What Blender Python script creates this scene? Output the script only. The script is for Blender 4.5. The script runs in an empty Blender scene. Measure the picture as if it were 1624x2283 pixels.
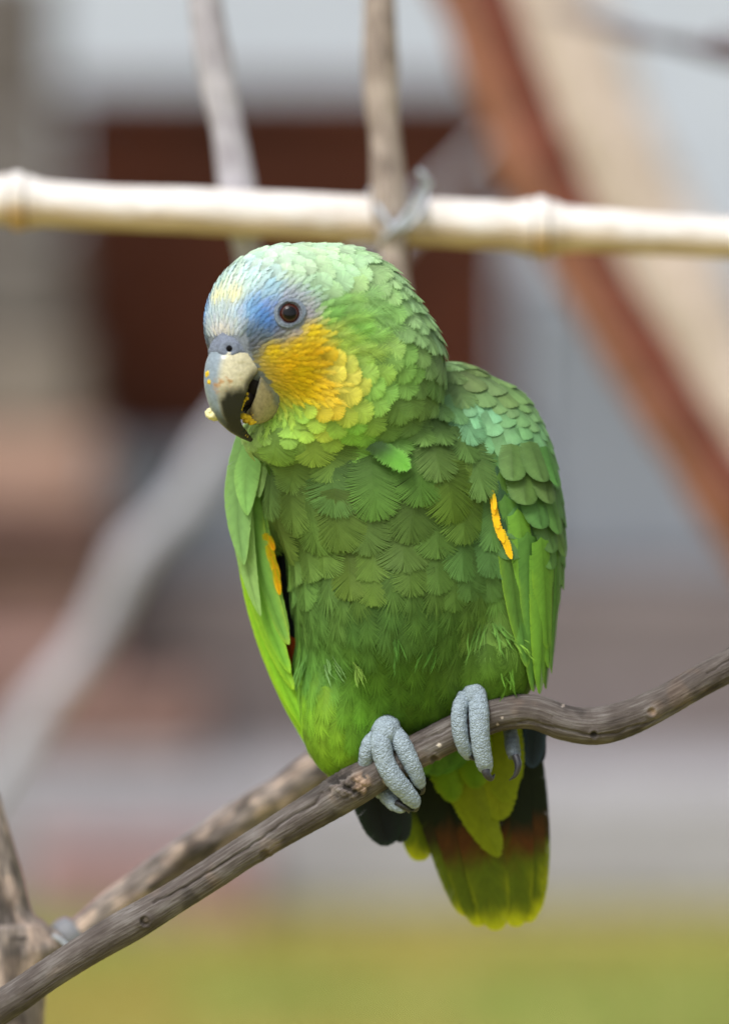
import bpy, math, random
import numpy as np
from mathutils import Vector
random.seed(7); rng = np.random.default_rng(7)
scene = bpy.context.scene
C = scene.collection

# ------------------------------------------------------------------ camera, sky, sun, exposure
CAM = np.array([0.0, 0.0, 1.15]); PITCH = math.radians(5.0); FOCUS = 3.0
K = 0.506/2283.0                         # metres per layout pixel (1624 x 2283) at the focus distance
RIGHT = np.array([1.0, 0, 0]); FWD = np.array([0, math.cos(PITCH), -math.sin(PITCH)]); UP = np.array([0, math.sin(PITCH), math.cos(PITCH)])
cd = bpy.data.cameras.new('camera'); cam = bpy.data.objects.new('camera', cd); C.objects.link(cam)
cam.location = CAM; cam.rotation_euler = (math.radians(90)-PITCH, 0, 0)
cd.sensor_fit = 'VERTICAL'; cd.sensor_height = 36.0; cd.lens = 36.0*FOCUS/0.506
cd.clip_start = 0.05; cd.clip_end = 500
cd.dof.use_dof = True; cd.dof.focus_distance = FOCUS-0.012; cd.dof.aperture_fstop = 2.9; cd.dof.aperture_blades = 0
scene.camera = cam

SUN_EL, SUN_AZ = math.radians(58), math.radians(215)   # azimuth clockwise from +Y (north): behind the camera, to its left
world = bpy.data.worlds.new('World'); scene.world = world; world.use_nodes = True
nt = world.node_tree; bg = nt.nodes['Background']
sky = nt.nodes.new('ShaderNodeTexSky'); sky.sky_type = 'NISHITA'; sky.sun_disc = False
sky.sun_elevation = SUN_EL; sky.sun_rotation = SUN_AZ; sky.dust_density = 3.0; sky.air_density = 1.0; sky.ozone_density = 1.0
hs = nt.nodes.new('ShaderNodeHueSaturation'); hs.inputs['Saturation'].default_value = 0.28      # cloud-greyed sky
nt.links.new(sky.outputs[0], hs.inputs['Color']); nt.links.new(hs.outputs[0], bg.inputs['Color'])
bg.inputs['Strength'].default_value = 0.105
sl = bpy.data.lights.new('sun', 'SUN'); sl.energy = 1.5; sl.angle = math.radians(18); sl.color = (1.0, 0.975, 0.94)
so = bpy.data.objects.new('sun', sl); C.objects.link(so)
sd = Vector((math.sin(SUN_AZ)*math.cos(SUN_EL), math.cos(SUN_AZ)*math.cos(SUN_EL), math.sin(SUN_EL)))
so.rotation_euler = sd.to_track_quat('Z', 'Y').to_euler(); so.location = (-3, -3, 6)
scene.view_settings.view_transform = 'Standard'; scene.view_settings.look = 'None'
scene.view_settings.exposure = 0.86; scene.view_settings.gamma = 1.0; scene.view_settings.use_curve_mapping = False
scene.render.engine = 'CYCLES'; scene.cycles.use_denoising = True; scene.cycles.max_bounces = 6
scene.cycles.transparent_max_bounces = 8

# ------------------------------------------------------------------ helpers
def P(x, y, dist):                        # layout pixel at a distance along the view axis -> world
    s = K*dist/FOCUS
    return CAM + FWD*dist + RIGHT*((x-812)*s) + UP*((1141.5-y)*s)
def at_Y(x, y, Y):                        # layout pixel on the vertical plane world Y
    v = P(x, y, 1.0)-CAM; return CAM + v*((Y-CAM[1])/v[1])
def on_ground(x, y, z=0.0):
    v = P(x, y, 1.0)-CAM; return CAM + v*((z-CAM[2])/v[2])
def U(x, y, d):                           # layout pixel at depth d (px behind focus) -> rigid bird space
    s = 1+d*K/FOCUS; return np.array([812+(x-812)*s, 1141.5+(y-1141.5)*s, d], float)
def W(p):                                 # bird space -> world (rigid, uniform scale)
    p = np.asarray(p, float); x = p[..., 0:1]; y = p[..., 1:2]; d = p[..., 2:3]
    return CAM + FWD*FOCUS + K*(RIGHT*(x-812) + UP*(1141.5-y) + FWD*d)
def lin(c):
    c = np.asarray(c, float)/255.0
    return np.where(c <= 0.04045, c/12.92, ((c+0.055)/1.055)**2.4)
def rgba(c, g=1.0):
    l = np.clip(lin(c)*g, 0, 0.95); return (l[0], l[1], l[2], 1)
_lat = rng.random((64, 64, 64))
def vnoise(p):                            # value noise 0..1 on (N,3)
    p = np.asarray(p, float); i = np.floor(p).astype(int); f = p-i; f = f*f*(3-2*f); r = 0
    for a in (0, 1):
        for b in (0, 1):
            for c in (0, 1):
                w = (f[:, 0] if a else 1-f[:, 0])*(f[:, 1] if b else 1-f[:, 1])*(f[:, 2] if c else 1-f[:, 2])
                r = r + w*_lat[(i[:, 0]+a) % 64, (i[:, 1]+b) % 64, (i[:, 2]+c) % 64]
    return r
def fbm(p, n=3):
    r = 0; a = 0.5; p = np.asarray(p, float)
    for k in range(n):
        r = r + a*vnoise(p*2**k+13.7*k); a *= 0.5
    return r/(1-0.5**n)
def smooth(a, b, x):
    t = np.clip((x-a)/(b-a), 0, 1); return t*t*(3-2*t)

def mesh_data(name, v, faces, cols=None, vec=None, shade=True):
    me = bpy.data.meshes.new(name)
    v = np.asarray(v, np.float32)
    if isinstance(faces, np.ndarray) and faces.ndim == 2:
        nv = faces.shape[1]; n = len(faces)
        me.vertices.add(len(v)); me.vertices.foreach_set('co', v.ravel())
        me.loops.add(n*nv); me.loops.foreach_set('vertex_index', faces.astype(np.int32).ravel())
        me.polygons.add(n); me.polygons.foreach_set('loop_start', np.arange(0, n*nv, nv, dtype=np.int32))
        me.polygons.foreach_set('loop_total', np.full(n, nv, np.int32))
        me.update(calc_edges=True); me.validate()
    else:
        me.from_pydata(v.tolist(), [], faces); me.update()
    if cols is not None:
        a = me.color_attributes.new('Col', 'FLOAT_COLOR', 'POINT')
        c = np.ones((len(v), 4), np.float32); c[:, :3] = cols; a.data.foreach_set('color', c.ravel())
    if vec is not None:
        a = me.attributes.new('grain', 'FLOAT_VECTOR', 'POINT'); a.data.foreach_set('vector', np.asarray(vec, np.float32).ravel())
    if shade: me.polygons.foreach_set('use_smooth', np.ones(len(me.polygons), bool))
    return me
def link(name, me, mat, parent=None, loc=(0, 0, 0)):
    o = bpy.data.objects.new(name, me); C.objects.link(o); o.location = loc
    if mat is not None and len(me.materials) == 0: me.materials.append(mat)
    if parent is not None: o.parent = parent
    return o
def tag(o, label=None, cat=None, group=None, kind=None):
    if label: o['label'] = label
    if cat: o['category'] = cat
    if group: o['group'] = group
    if kind: o['kind'] = kind
    return o
def empty(name, loc):
    o = bpy.data.objects.new(name, None); C.objects.link(o); o.location = loc; o.empty_display_size = 0.02; return o

def material(name, col=None, attr=None, rough=0.7, spec=0.3, var=None, bump=None, transl=0.0, coat=0.0, attr_vec=None):
    """Principled material; var = (scale, low, high) brightness noise; bump = (scale, strength, distance)."""
    m = bpy.data.materials.new(name); m.use_nodes = True; n = m.node_tree.nodes; l = m.node_tree.links
    b = n['Principled BSDF']; b.inputs['Roughness'].default_value = rough; b.inputs['Specular IOR Level'].default_value = spec
    b.inputs['Coat Weight'].default_value = coat; b.inputs['Coat Roughness'].default_value = 0.03
    if attr_vec:
        va = n.new('ShaderNodeAttribute'); va.attribute_name = attr_vec; vsock = va.outputs['Vector']
    else:
        tc = n.new('ShaderNodeTexCoord'); vsock = tc.outputs['Object']
    if attr:
        a = n.new('ShaderNodeAttribute'); a.attribute_name = attr; csock = a.outputs['Color']
    else:
        rgb = n.new('ShaderNodeRGB'); rgb.outputs[0].default_value = col; csock = rgb.outputs[0]
    if var:
        for vv in (var if isinstance(var, list) else [var]):
            t = n.new('ShaderNodeTexNoise'); t.inputs['Scale'].default_value = vv[0]; t.inputs['Detail'].default_value = 4
            l.new(vsock, t.inputs['Vector'])
            r = n.new('ShaderNodeMapRange'); r.inputs['From Min'].default_value = 0.3; r.inputs['From Max'].default_value = 0.7
            r.inputs['To Min'].default_value = vv[1]; r.inputs['To Max'].default_value = vv[2]; l.new(t.outputs['Fac'], r.inputs['Value'])
            mx = n.new('ShaderNodeMix'); mx.data_type = 'RGBA'; mx.blend_type = 'MULTIPLY'; mx.inputs['Factor'].default_value = 1.0
            l.new(csock, mx.inputs['A']); l.new(r.outputs['Result'], mx.inputs['B']); csock = mx.outputs['Result']
    l.new(csock, b.inputs['Base Color'])
    if bump:
        t = n.new('ShaderNodeTexNoise') if len(bump) < 4 else n.new('ShaderNodeTexVoronoi')
        if len(bump) > 3: t.feature = 'DISTANCE_TO_EDGE'
        t.inputs['Scale'].default_value = bump[0]; l.new(vsock, t.inputs['Vector'])
        if len(bump) < 4: t.inputs['Detail'].default_value = 5
        bn = n.new('ShaderNodeBump'); bn.inputs['Strength'].default_value = bump[1]; bn.inputs['Distance'].default_value = bump[2]
        out = t.outputs[0]
        if len(bump) > 3:
            r = n.new('ShaderNodeMapRange'); r.inputs['From Max'].default_value = bump[3]; l.new(out, r.inputs['Value']); out = r.outputs['Result']
        l.new(out, bn.inputs['Height']); l.new(bn.outputs['Normal'], b.inputs['Normal'])
    if transl > 0:
        tr = n.new('ShaderNodeBsdfTranslucent'); l.new(csock, tr.inputs['Color'])
        ms = n.new('ShaderNodeMixShader'); ms.inputs['Fac'].default_value = transl
        l.new(b.outputs[0], ms.inputs[1]); l.new(tr.outputs[0], ms.inputs[2]); l.new(ms.outputs[0], n['Material Output'].inputs['Surface'])
    return m

def catmull(pts, n):
    pts = np.asarray(pts, float); a = np.vstack([2*pts[0]-pts[1], pts, 2*pts[-1]-pts[-2]])
    t = np.linspace(0, len(pts)-1-1e-9, n); i = t.astype(int); f = (t-i)[:, None]
    p0, p1, p2, p3 = a[i], a[i+1], a[i+2], a[i+3]
    return 0.5*((2*p1)+(-p0+p2)*f+(2*p0-5*p1+4*p2-p3)*f**2+(-p0+3*p1-3*p2+p3)*f**3)
def tube(pts, radii, n, m, disp=None, caps=True):
    """Sweep a circle along a smooth path.  Returns verts, quads, u (length), angle, normals; rows of m verts."""
    pr = catmull(np.column_stack([np.asarray(pts, float), np.asarray(radii, float)]), n); c = pr[:, :3]; r = pr[:, 3]
    t = np.gradient(c, axis=0); t /= np.linalg.norm(t, axis=1)[:, None]
    ref = np.array([0, 1.0, 0]) if abs(t[0, 1]) < 0.9 else np.array([1.0, 0, 0])
    a = np.cross(t[0], ref); a /= np.linalg.norm(a); N = []
    for k in range(n):
        a = a-t[k]*np.dot(a, t[k]); a /= np.linalg.norm(a); N.append(a.copy())
    N = np.array(N); B = np.cross(t, N)
    th = np.linspace(0, 2*np.pi, m, endpoint=False)
    nr = N[:, None, :]*np.cos(th)[None, :, None]+B[:, None, :]*np.sin(th)[None, :, None]
    u = np.concatenate([[0], np.cumsum(np.linalg.norm(np.diff(c, axis=0), axis=1))])
    uu = np.repeat(u, m); aa = np.tile(th, n); rr = np.repeat(r, m); nn = nr.reshape(-1, 3); cc = np.repeat(c, m, axis=0)
    v = cc+nn*rr[:, None]
    if disp is not None: v = v+nn*disp(uu, aa, rr, v, nn)[:, None]
    i = np.arange(n-1)[:, None]*m; j = np.arange(m)[None, :]; j2 = (j+1) % m
    q = np.stack([i+j, i+j2, i+m+j2, i+m+j], -1).reshape(-1, 4)
    if caps:
        v = np.vstack([v, c[0], c[-1]]); k0, k1 = len(v)-2, len(v)-1; b = (n-1)*m; jj = np.arange(m); j2 = (jj+1) % m
        q = np.vstack([q, np.stack([j2, jj, np.full(m, k0), np.full(m, k0)], -1)[:, [0, 1, 2, 2]], np.stack([b+jj, b+j2, np.full(m, k1), np.full(m, k1)], -1)])
        uu = np.append(uu, [0, u[-1]]); aa = np.append(aa, [0, 0]); nn = np.vstack([nn, -t[0], t[-1]]); rr = np.append(rr, [r[0], r[-1]])
    return v, q, uu, aa, rr, nn
def faces_of(q):
    return [tuple(f) if f[2] != f[3] else tuple(f[:3]) for f in q.tolist()]
def grain(u, a, r):
    return np.column_stack([u, np.cos(a)*r, np.sin(a)*r])
def box(lo, hi, bev=0.0):
    import bmesh
    bm = bmesh.new(); bmesh.ops.create_cube(bm, size=1.0)
    for v in bm.verts: v.co = Vector([(lo[i]+hi[i])/2+(hi[i]-lo[i])*v.co[i] for i in range(3)])
    if bev: bmesh.ops.bevel(bm, geom=bm.edges[:], offset=bev, segments=2, affect='EDGES', profile=0.5)
    vs = np.array([v.co[:] for v in bm.verts]); fs = [tuple(v.index for v in f.verts) for f in bm.faces]; bm.free(); return vs, fs

# ------------------------------------------------------------------ the setting: lawn, kerb, wall
def plane_obj(name, x0, x1, y0, y1, z, mat):
    me = mesh_data(name, [(x0, y0, z), (x1, y0, z), (x1, y1, z), (x0, y1, z)], [(0, 1, 2, 3)], shade=False); return link(name, me, mat)
m_lawn = material('lawn_soil', rgba((160, 154, 90), 1.0), rough=0.95, spec=0.1, var=[(1.6, 0.75, 1.25), (9, 0.8, 1.2)], bump=(60, 0.6, 0.02))
tag(plane_obj('lawn', -60, 60, -20, 120, 0.0, m_lawn), 'yellow-green mown lawn under the perches', 'lawn', kind='structure')
Y0 = float(on_ground(812, 2035)[1])
m_conc = material('pale_concrete', rgba((186, 184, 189), 0.64), rough=0.9, spec=0.15, var=[(3, 0.86, 1.12), (25, 0.9, 1.1)], bump=(70, 0.4, 0.004))
m_dark = material('recess_shade_stone', rgba((128, 118, 116), 0.75), rough=0.9, spec=0.15, var=[(2.5, 0.8, 1.2), (18, 0.85, 1.15)], bump=(40, 0.6, 0.008))
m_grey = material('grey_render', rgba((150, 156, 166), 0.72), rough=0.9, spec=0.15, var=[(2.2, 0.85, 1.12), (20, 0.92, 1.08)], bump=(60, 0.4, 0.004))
m_wall = material('blue_grey_render', rgba((199, 206, 215), 0.9), rough=0.92, spec=0.1, var=[(0.9, 0.92, 1.06), (14, 0.95, 1.05)], bump=(50, 0.3, 0.004))
m_nest = material('dark_stained_timber', rgba((90, 44, 24), 0.5), rough=0.75, spec=0.2, var=[(7, 0.7, 1.35), (40, 0.8, 1.2)], bump=(50, 0.5, 0.003))
def block(name, x0, x1, ytop, ybot, Y, depth, mat, bev=0.012, parent=None, grounded=False):
    """Box whose front face stands on the plane world Y and shows the layout rectangle."""
    a = at_Y(x0, ytop, Y); b = at_Y(x1, ybot, Y)
    zlo = b[2] if not grounded else 0.0
    return box((a[0], Y, zlo), (b[0], Y+depth, a[2]), bev)
def solo(name, vf, mat, label, cat, group=None, kind=None, shade=False):
    v, f = vf; v = np.array(v); base = np.array([v[:, 0].mean(), v[:, 1].mean(), v[:, 2].min()])
    return tag(link(name, mesh_data(name, v-base, f, shade=shade), mat, loc=base), label, cat, group, kind)
# rendered wall far behind
solo('garden_wall', box((-7, Y0+1.6, 0), (7, Y0+1.85, 2.6), 0.02), m_wall, 'tall pale blue-grey rendered wall behind everything', 'wall')
# pale kerb, stone plinth with the recess shadow in its colour, grey ledge
solo('kerb', block('kerb', -1500, 3200, 1745, 2035, Y0, 0.30, m_conc, 0.02, grounded=True), m_conc, 'pale concrete kerb running along the back edge of the lawn', 'kerb', kind='structure')
zk = at_Y(812, 1745, Y0)[2]
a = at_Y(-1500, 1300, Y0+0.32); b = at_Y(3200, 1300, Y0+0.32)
solo('stone_plinth', box((a[0], Y0+0.302, 0), (b[0], Y0+0.98, a[2]), 0.02), m_dark, 'grey-brown stone plinth behind the pale kerb, darkened as a shaded recess', 'plinth')
zl = a[2]+0.002
lf = Y0+0.42
a = at_Y(235, 1010, lf); b = at_Y(1180, 1010, lf)
solo('concrete_ledge', box((a[0], lf, zl), (b[0], Y0+0.96, a[2]), 0.015), m_grey, 'blue-grey concrete ledge under the dark timber box', 'ledge')
ztop = a[2]
# added grey block, coloured as the shaded wall right of the box
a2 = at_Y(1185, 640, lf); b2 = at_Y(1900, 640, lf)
solo('shaded_wall_block', box((a2[0], lf+0.03, zl), (b2[0], Y0+0.96, a2[2]), 0.015), m_grey, 'broad grey block added as the shaded wall beside the dark timber box', 'pier')
# timber nest box of horizontal boards standing on the ledge
nb0 = at_Y(150, 940, Y0+0.5); nb1 = at_Y(1140, 235, Y0+0.5)
nx0, nx1, nz1 = nb0[0], nb1[0], nb1[2]; base = np.array([(nx0+nx1)/2, Y0+0.7, ztop+0.002])
nest = tag(empty('nest_box', base), 'dark red-brown timber box of horizontal boards standing on the ledge', 'box')
H = nz1-base[2]; nbd = 5
for k in range(nbd):
    v, f = box((nx0, Y0+0.5, base[2]+H*k/nbd+0.002), (nx1, Y0+0.525, base[2]+H*(k+1)/nbd-0.002), 0.003)
    link('board', mesh_data('board', v-base, f, shade=False), m_nest, nest)
for sx in (nx0, nx1-0.025):
    v, f = box((sx+0.001, Y0+0.526, base[2]), (sx+0.024, Y0+0.9, nz1-0.003), 0.003); link('side_panel', mesh_data('side_panel', v-base, f, shade=False), m_nest, nest)
v, f = box((nx0-0.02, Y0+0.485, nz1+0.001), (nx1+0.02, Y0+0.92, nz1+0.022), 0.004); link('lid', mesh_data('lid', v-base, f, shade=False), m_nest, nest)
v, f = box((nx0+0.03, Y0+0.876, base[2]+0.001), (nx1-0.03, Y0+0.899, nz1-0.004), 0.003); link('back_panel', mesh_data('back_panel', v-base, f, shade=False), m_nest, nest)
# pier of rough blocks at the left
bb = at_Y(60, 1750, Y0+0.2); base = np.array([bb[0], Y0+0.3, zk+0.002])
pier = tag(empty('stone_pier', base), 'pier of stacked pinkish and brown stone blocks beside the timber box', 'pier')
rows = [(1745, 1690, 470, (196, 194, 198)), (1690, 1545, 455, (140, 112, 104)), (1545, 1440, 250, (158, 128, 122)), (1440, 1290, 235, (176, 144, 138)), (1290, 1140, 262, (104, 80, 74)),
        (1140, 960, 215, (190, 156, 142)), (960, 760, 175, (140, 130, 122)), (760, 520, 150, (116, 110, 107)), (520, 250, 120, (120, 114, 112)), (250, -80, 105, (114, 107, 104))]
pz = zk+0.002
for (yb, yt, xr, col) in rows:
    yf = Y0+0.06 if xr > 240 else Y0+0.1
    a = at_Y(-330, yt, yf); b = at_Y(xr, yt, yf)
    v, f = box((a[0]+0.01*random.random(), yf, pz+0.002), (b[0], Y0+0.298+(0.0), a[2]), 0.014)
    mm = material('pier_stone', rgba(col, 0.8), rough=0.9, spec=0.15, var=[(9, 0.8, 1.15), (40, 0.85, 1.15)], bump=(40, 0.6, 0.006))
    link('stone_block', mesh_data('stone_block', v-base, f, shade=False), mm, pier); pz = a[2]
# pinkish low edging stones along the foot of the kerb
for i, (x0, x1) in enumerate([(60, 240), (252, 420), (430, 575)]):
    yb = 1995; a = at_Y(x0, 1885, Y0-0.12); b = at_Y(x1, 1885, Y0-0.12)
    mm = material('edging_stone', rgba((172, 140, 138), 0.8), rough=0.9, spec=0.15, var=[(12, 0.8, 1.15)], bump=(40, 0.5, 0.005))
    solo('edging_stone', box((a[0], Y0-0.12, -0.005), (b[0], Y0-0.004, a[2]), 0.012), mm, ['pinkish edging stone beside the foot of the stone pier', 'pinkish edging stone between two others along the kerb', 'pinkish edging stone ending the short row along the kerb'][i], 'stone', 'edging stones at the kerb')

# grass blades over the part of the lawn the lens can see
ng = 26000
gx = rng.uniform(-1.2, 1.2, ng); gy = rng.uniform(4.6, Y0-0.13, ng); gh = rng.uniform(0.015, 0.04, ng); ga = rng.uniform(0, 6.28, ng)
bx = np.cos(ga)*0.003; by = np.sin(ga)*0.003; lx = rng.normal(0, 0.012, ng); ly = rng.normal(0, 0.012, ng); z = np.zeros(ng)
gv = np.stack([np.stack([gx-bx, gy-by, z-0.002], -1), np.stack([gx+bx, gy+by, z-0.002], -1), np.stack([gx+lx*0.5+bx*.6, gy+ly*0.5+by*.6, gh*0.6], -1), np.stack([gx+lx, gy+ly, gh], -1)], 1)
gc = lin((164, 160, 94))*(0.9+0.35*rng.random((ng, 1)))*np.where(fbm(np.column_stack([gx*2.2, gy*2.2, gx*0]))[:, None] > 0.52, np.array([1.1, 0.98, 0.8]), np.array([0.78, 1.02, 0.8]))
m_grass = material('grass_blades', attr='Col', rough=0.8, spec=0.2, transl=0.3)
tag(link('grass', mesh_data('grass', gv.reshape(-1, 3), np.arange(ng*4).reshape(-1, 4), np.repeat(gc, 4, axis=0)), m_grass), 'short yellow-green grass covering the lawn', 'grass', kind='stuff')

# ------------------------------------------------------------------ branches, poles, bamboo
def wood(name, base_c, dark, light, seed=0, along=0.02, g=1.0):
    """weathered wood: streaks stretched along the grain attribute (u, r cos, r sin) given in metres"""
    m = bpy.data.materials.new(name); m.use_nodes = True; n = m.node_tree.nodes; l = m.node_tree.links; b = n['Principled BSDF']
    b.inputs['Roughness'].default_value = 0.82; b.inputs['Specular IOR Level'].default_value = 0.22
    va = n.new('ShaderNodeAttribute'); va.attribute_name = 'grain'
    mp = n.new('ShaderNodeMapping'); mp.inputs['Scale'].default_value = (1.0*along*50, 8, 8); mp.inputs['Location'].default_value = (seed*3.1, seed, 0); l.new(va.outputs['Vector'], mp.inputs['Vector'])
    t1 = n.new('ShaderNodeTexNoise'); t1.inputs['Scale'].default_value = 110; t1.inputs['Detail'].default_value = 6; l.new(mp.outputs[0], t1.inputs['Vector'])
    t2 = n.new('ShaderNodeTexNoise'); t2.inputs['Scale'].default_value = 55; t2.inputs['Detail'].default_value = 3; l.new(va.outputs['Vector'], t2.inputs['Vector'])
    cr = n.new('ShaderNodeValToRGB'); e = cr.color_ramp.elements
    e[0].position = 0.30; e[0].color = rgba(dark, g); e[1].position = 0.72; e[1].color = rgba(light, g); k = e.new(0.5); k.color = rgba(base_c, g)
    mx = n.new('ShaderNodeMix'); mx.data_type = 'FLOAT'; mx.inputs['Factor'].default_value = 0.42; l.new(t1.outputs['Fac'], mx.inputs['A']); l.new(t2.outputs['Fac'], mx.inputs['B'])
    l.new(mx.outputs['Result'], cr.inputs['Fac'])
    at = n.new('ShaderNodeAttribute'); at.attribute_name = 'Col'
    mu = n.new('ShaderNodeMix'); mu.data_type = 'RGBA'; mu.blend_type = 'MULTIPLY'; mu.inputs['Factor'].default_value = 1; l.new(cr.outputs[0], mu.inputs['A']); l.new(at.outputs['Color'], mu.inputs['B'])
    l.new(mu.outputs['Result'], b.inputs['Base Color'])
    bn = n.new('ShaderNodeBump'); bn.inputs['Strength'].default_value = 0.55; bn.inputs['Distance'].default_value = 0.0012; l.new(t1.outputs['Fac'], bn.inputs['Height']); l.new(bn.outputs[0], b.inputs['Normal'])
    return m
def to_ground(p, q, z=-0.03):             # continue the line p->q down to the ground
    p, q = np.array(p), np.array(q); v = q-p; return q+v*((z-q[2])/v[2])
def branch(name, pts, rad, mat, label, cat='branch', n=200, m=32, rough=0.0012, group=None, parent=None, base=None, cols=None, bumps=()):
    pts = np.array(pts); rad = np.array(rad)
    def disp(u, a, r, v, nn):
        g = grain(u, a, r); d = (fbm(g*28+7)-0.5)*rough*2.2+(fbm(np.column_stack([u*14, g[:, 1]*230, g[:, 2]*230]))-0.5)*rough
        for (c, s, h) in bumps: d = d+h*np.exp(-((v-np.array(c))**2).sum(1)/(2*s*s))
        return d
    v, q, u, a, r, nn = tube(pts, rad, n, m, disp)
    if base is None: base = pts[np.argmin(pts[:, 2])]
    cc = np.ones((len(v), 3)) if cols is None else cols(u, a, v, nn)
    me = mesh_data(name, v-base, faces_of(q), cc, grain(u, a, r))
    o = link(name, me, mat, parent, loc=base if parent is None else (0, 0, 0))
    if parent is None: tag(o, label, cat, group)
    return o, base
def Pr(r, dist): return r*K*dist/FOCUS

# distant leaning limbs
m_red = wood('red_brown_bark', (116, 70, 56), (80, 50, 42), (152, 88, 72), 1, g=0.8)
m_tan = wood('pale_tan_bark', (196, 180, 168), (164, 146, 134), (222, 208, 198), 2, g=1.0)
m_pale = wood('silvery_bark', (176, 176, 186), (146, 144, 152), (204, 204, 214), 3, g=1.0)
m_grey_w = wood('dark_twig_bark', (104, 92, 98), (80, 70, 76), (130, 118, 122), 4, g=0.9)
dA = 4.35
pa = [P(x, y, dA) for x, y in [(915, -260), (1045, -20), (1128, 190), (1213, 400), (1315, 600), (1435, 820), (1575, 1040), (1705, 1240)]]
pa.append(to_ground(pa[-2], pa[-1]))
def colA(u, a, v, nn):                    # peeled cream strip along one flank of the limb, red bark on the other
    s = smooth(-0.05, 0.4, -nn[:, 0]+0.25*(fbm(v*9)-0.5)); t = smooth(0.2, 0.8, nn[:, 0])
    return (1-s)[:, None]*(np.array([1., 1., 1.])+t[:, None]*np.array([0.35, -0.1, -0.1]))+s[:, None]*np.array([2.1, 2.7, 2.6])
branch('leaning_limb', pa, [Pr(r, dA) for r in (76, 80, 80, 80, 78, 76, 74, 74, 80)], m_red, 'red-brown tree limb leaning in front of the grey block', 'tree limb', n=260, m=40, rough=0.004, cols=colA)
dB = 5.6
pb = [P(x, y, dB) for x, y in [(1060, -260), (1235, 60), (1330, 260), (1430, 470), (1545, 700), (1660, 930), (1760, 1130)]]; pb.append(to_ground(pb[-2], pb[-1]))
branch('leaning_limb', pb, [Pr(r, dB) for r in (120, 118, 112, 108, 102, 98, 96, 100)], m_tan, 'broad pale tan tree limb leaning behind the red-brown limb', 'tree limb', n=220, m=40, rough=0.006)
dC = 4.0
pc = [P(x, y, d) for x, y, d in [(1215, 5, dB-0.45), (1300, 42, dC+.4), (1420, 78, dC), (1520, 100, dC), (1640, 128, dC), (1900, 200, dC), (2500, 420, dC)]]; pc.append(to_ground(pc[-2], pc[-1]))
branch('thin_twig', pc, [Pr(r, dC) for r in (14, 15, 16, 17, 18, 19, 22, 24)], m_grey_w, 'thin dark grey stick crossing against the pale wall', 'stick', n=160, m=20, rough=0.002)
dD = 5.2
pd = [P(x, y, dD) for x, y in [(1195, 200, ), (1110, 290), (1000, 400), (760, 660), (560, 880), (480, 985), (440, 1060), (390, 1135), (300, 1230), (240, 1350), (170, 1470), (90, 1570), (10, 1690), (-120, 1880)]]; pd.append(to_ground(pd[-2], pd[-1]))
branch('crooked_branch', pd, [Pr(r, dD) for r in (10, 12, 14, 20, 26, 28, 32, 34, 34, 32, 32, 32, 33, 34, 38)], m_pale, 'long crooked silvery branch slanting up from the lawn behind the parrot', 'branch', n=260, m=28, rough=0.003)

# bamboo rail and the two sticks tied to it
dR = 3.34
def bamboo_col(u, a, v, nn):
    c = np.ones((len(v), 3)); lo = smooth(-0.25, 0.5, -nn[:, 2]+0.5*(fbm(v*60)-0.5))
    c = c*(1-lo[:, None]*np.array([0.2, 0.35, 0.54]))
    for nd in nodes:
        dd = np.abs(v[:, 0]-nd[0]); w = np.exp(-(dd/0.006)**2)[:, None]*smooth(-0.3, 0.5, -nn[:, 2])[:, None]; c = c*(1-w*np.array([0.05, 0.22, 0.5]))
        ring = np.exp(-((dd-0.0045)/0.0012)**2)[:, None]; c = c*(1-0.45*ring)
    return c
nodes = [P(40, 446, dR), P(1205, 508, dR), P(-1100, 390, dR), P(2350, 575, dR)]
m_bam = wood('weathered_bamboo', (222, 216, 211), (194, 182, 170), (244, 241, 240), 5, along=0.01, g=1.0)
bp = [P(x, y, dR) for x, y in [(-2300, 330), (-1100, 390), (-100, 440), (200, 461), (500, 474), (800, 489), (1100, 502), (1300, 512), (1500, 524), (1750, 537), (2350, 575), (3600, 650)]]
brd = [Pr(r, dR) for r in (48, 50, 48, 49, 51, 53, 53, 50, 47, 46, 45, 44)]
def bam_disp(u, a, r, v, nn):
    d = (fbm(np.column_stack([u*30, np.cos(a)*2, np.sin(a)*2]))-0.5)*0.0012
    for nd in nodes:
        dd = np.abs(v[:, 0]-nd[0]); d = d+0.0042*np.exp(-(dd/0.010)**2)-0.0012*np.exp(-((dd-0.0045)/0.0012)**2)
    return d
v, q, u, a, r, nn = tube(bp, brd, 1500, 40, bam_disp); base = bp[0]
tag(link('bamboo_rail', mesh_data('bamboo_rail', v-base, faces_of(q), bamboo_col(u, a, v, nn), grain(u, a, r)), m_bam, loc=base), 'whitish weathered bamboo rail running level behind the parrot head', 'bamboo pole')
m_post = wood('post_wood', (122, 112, 104), (84, 74, 68), (160, 150, 140), 9)
for sx, xx in ((-1, -2260), (1, 3560)):    # posts outside the picture that carry the rail
    t = P(xx, 333 if sx < 0 else 648, dR); p0 = np.array([t[0], t[1]+Pr(48, dR)+0.034, -0.03]); p1 = np.array([t[0], p0[1], 1.62])
    branch('rail_post', [p0, (p0+p1)/2, p1], [0.036, 0.034, 0.032], m_post, 'grey timber post carrying one end of the bamboo rail', 'post', n=60, m=24, rough=0.002, group='posts under the ends of the bamboo rail')
m_st1 = wood('grey_stick_bark', (170, 166, 172), (138, 132, 138), (206, 202, 206), 6)
m_st2 = wood('brown_stick_bark', (152, 138, 128), (92, 80, 74), (206, 192, 180), 7)
dS1 = dR+Pr(50, dR)+Pr(40, dR)
s1 = [P(x, y, dS1) for x, y in [(380, -420), (430, -180), (462, 40), (488, 190), (512, 320), (530, 430), (545, 520), (566, 640), (600, 800)]]
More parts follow.
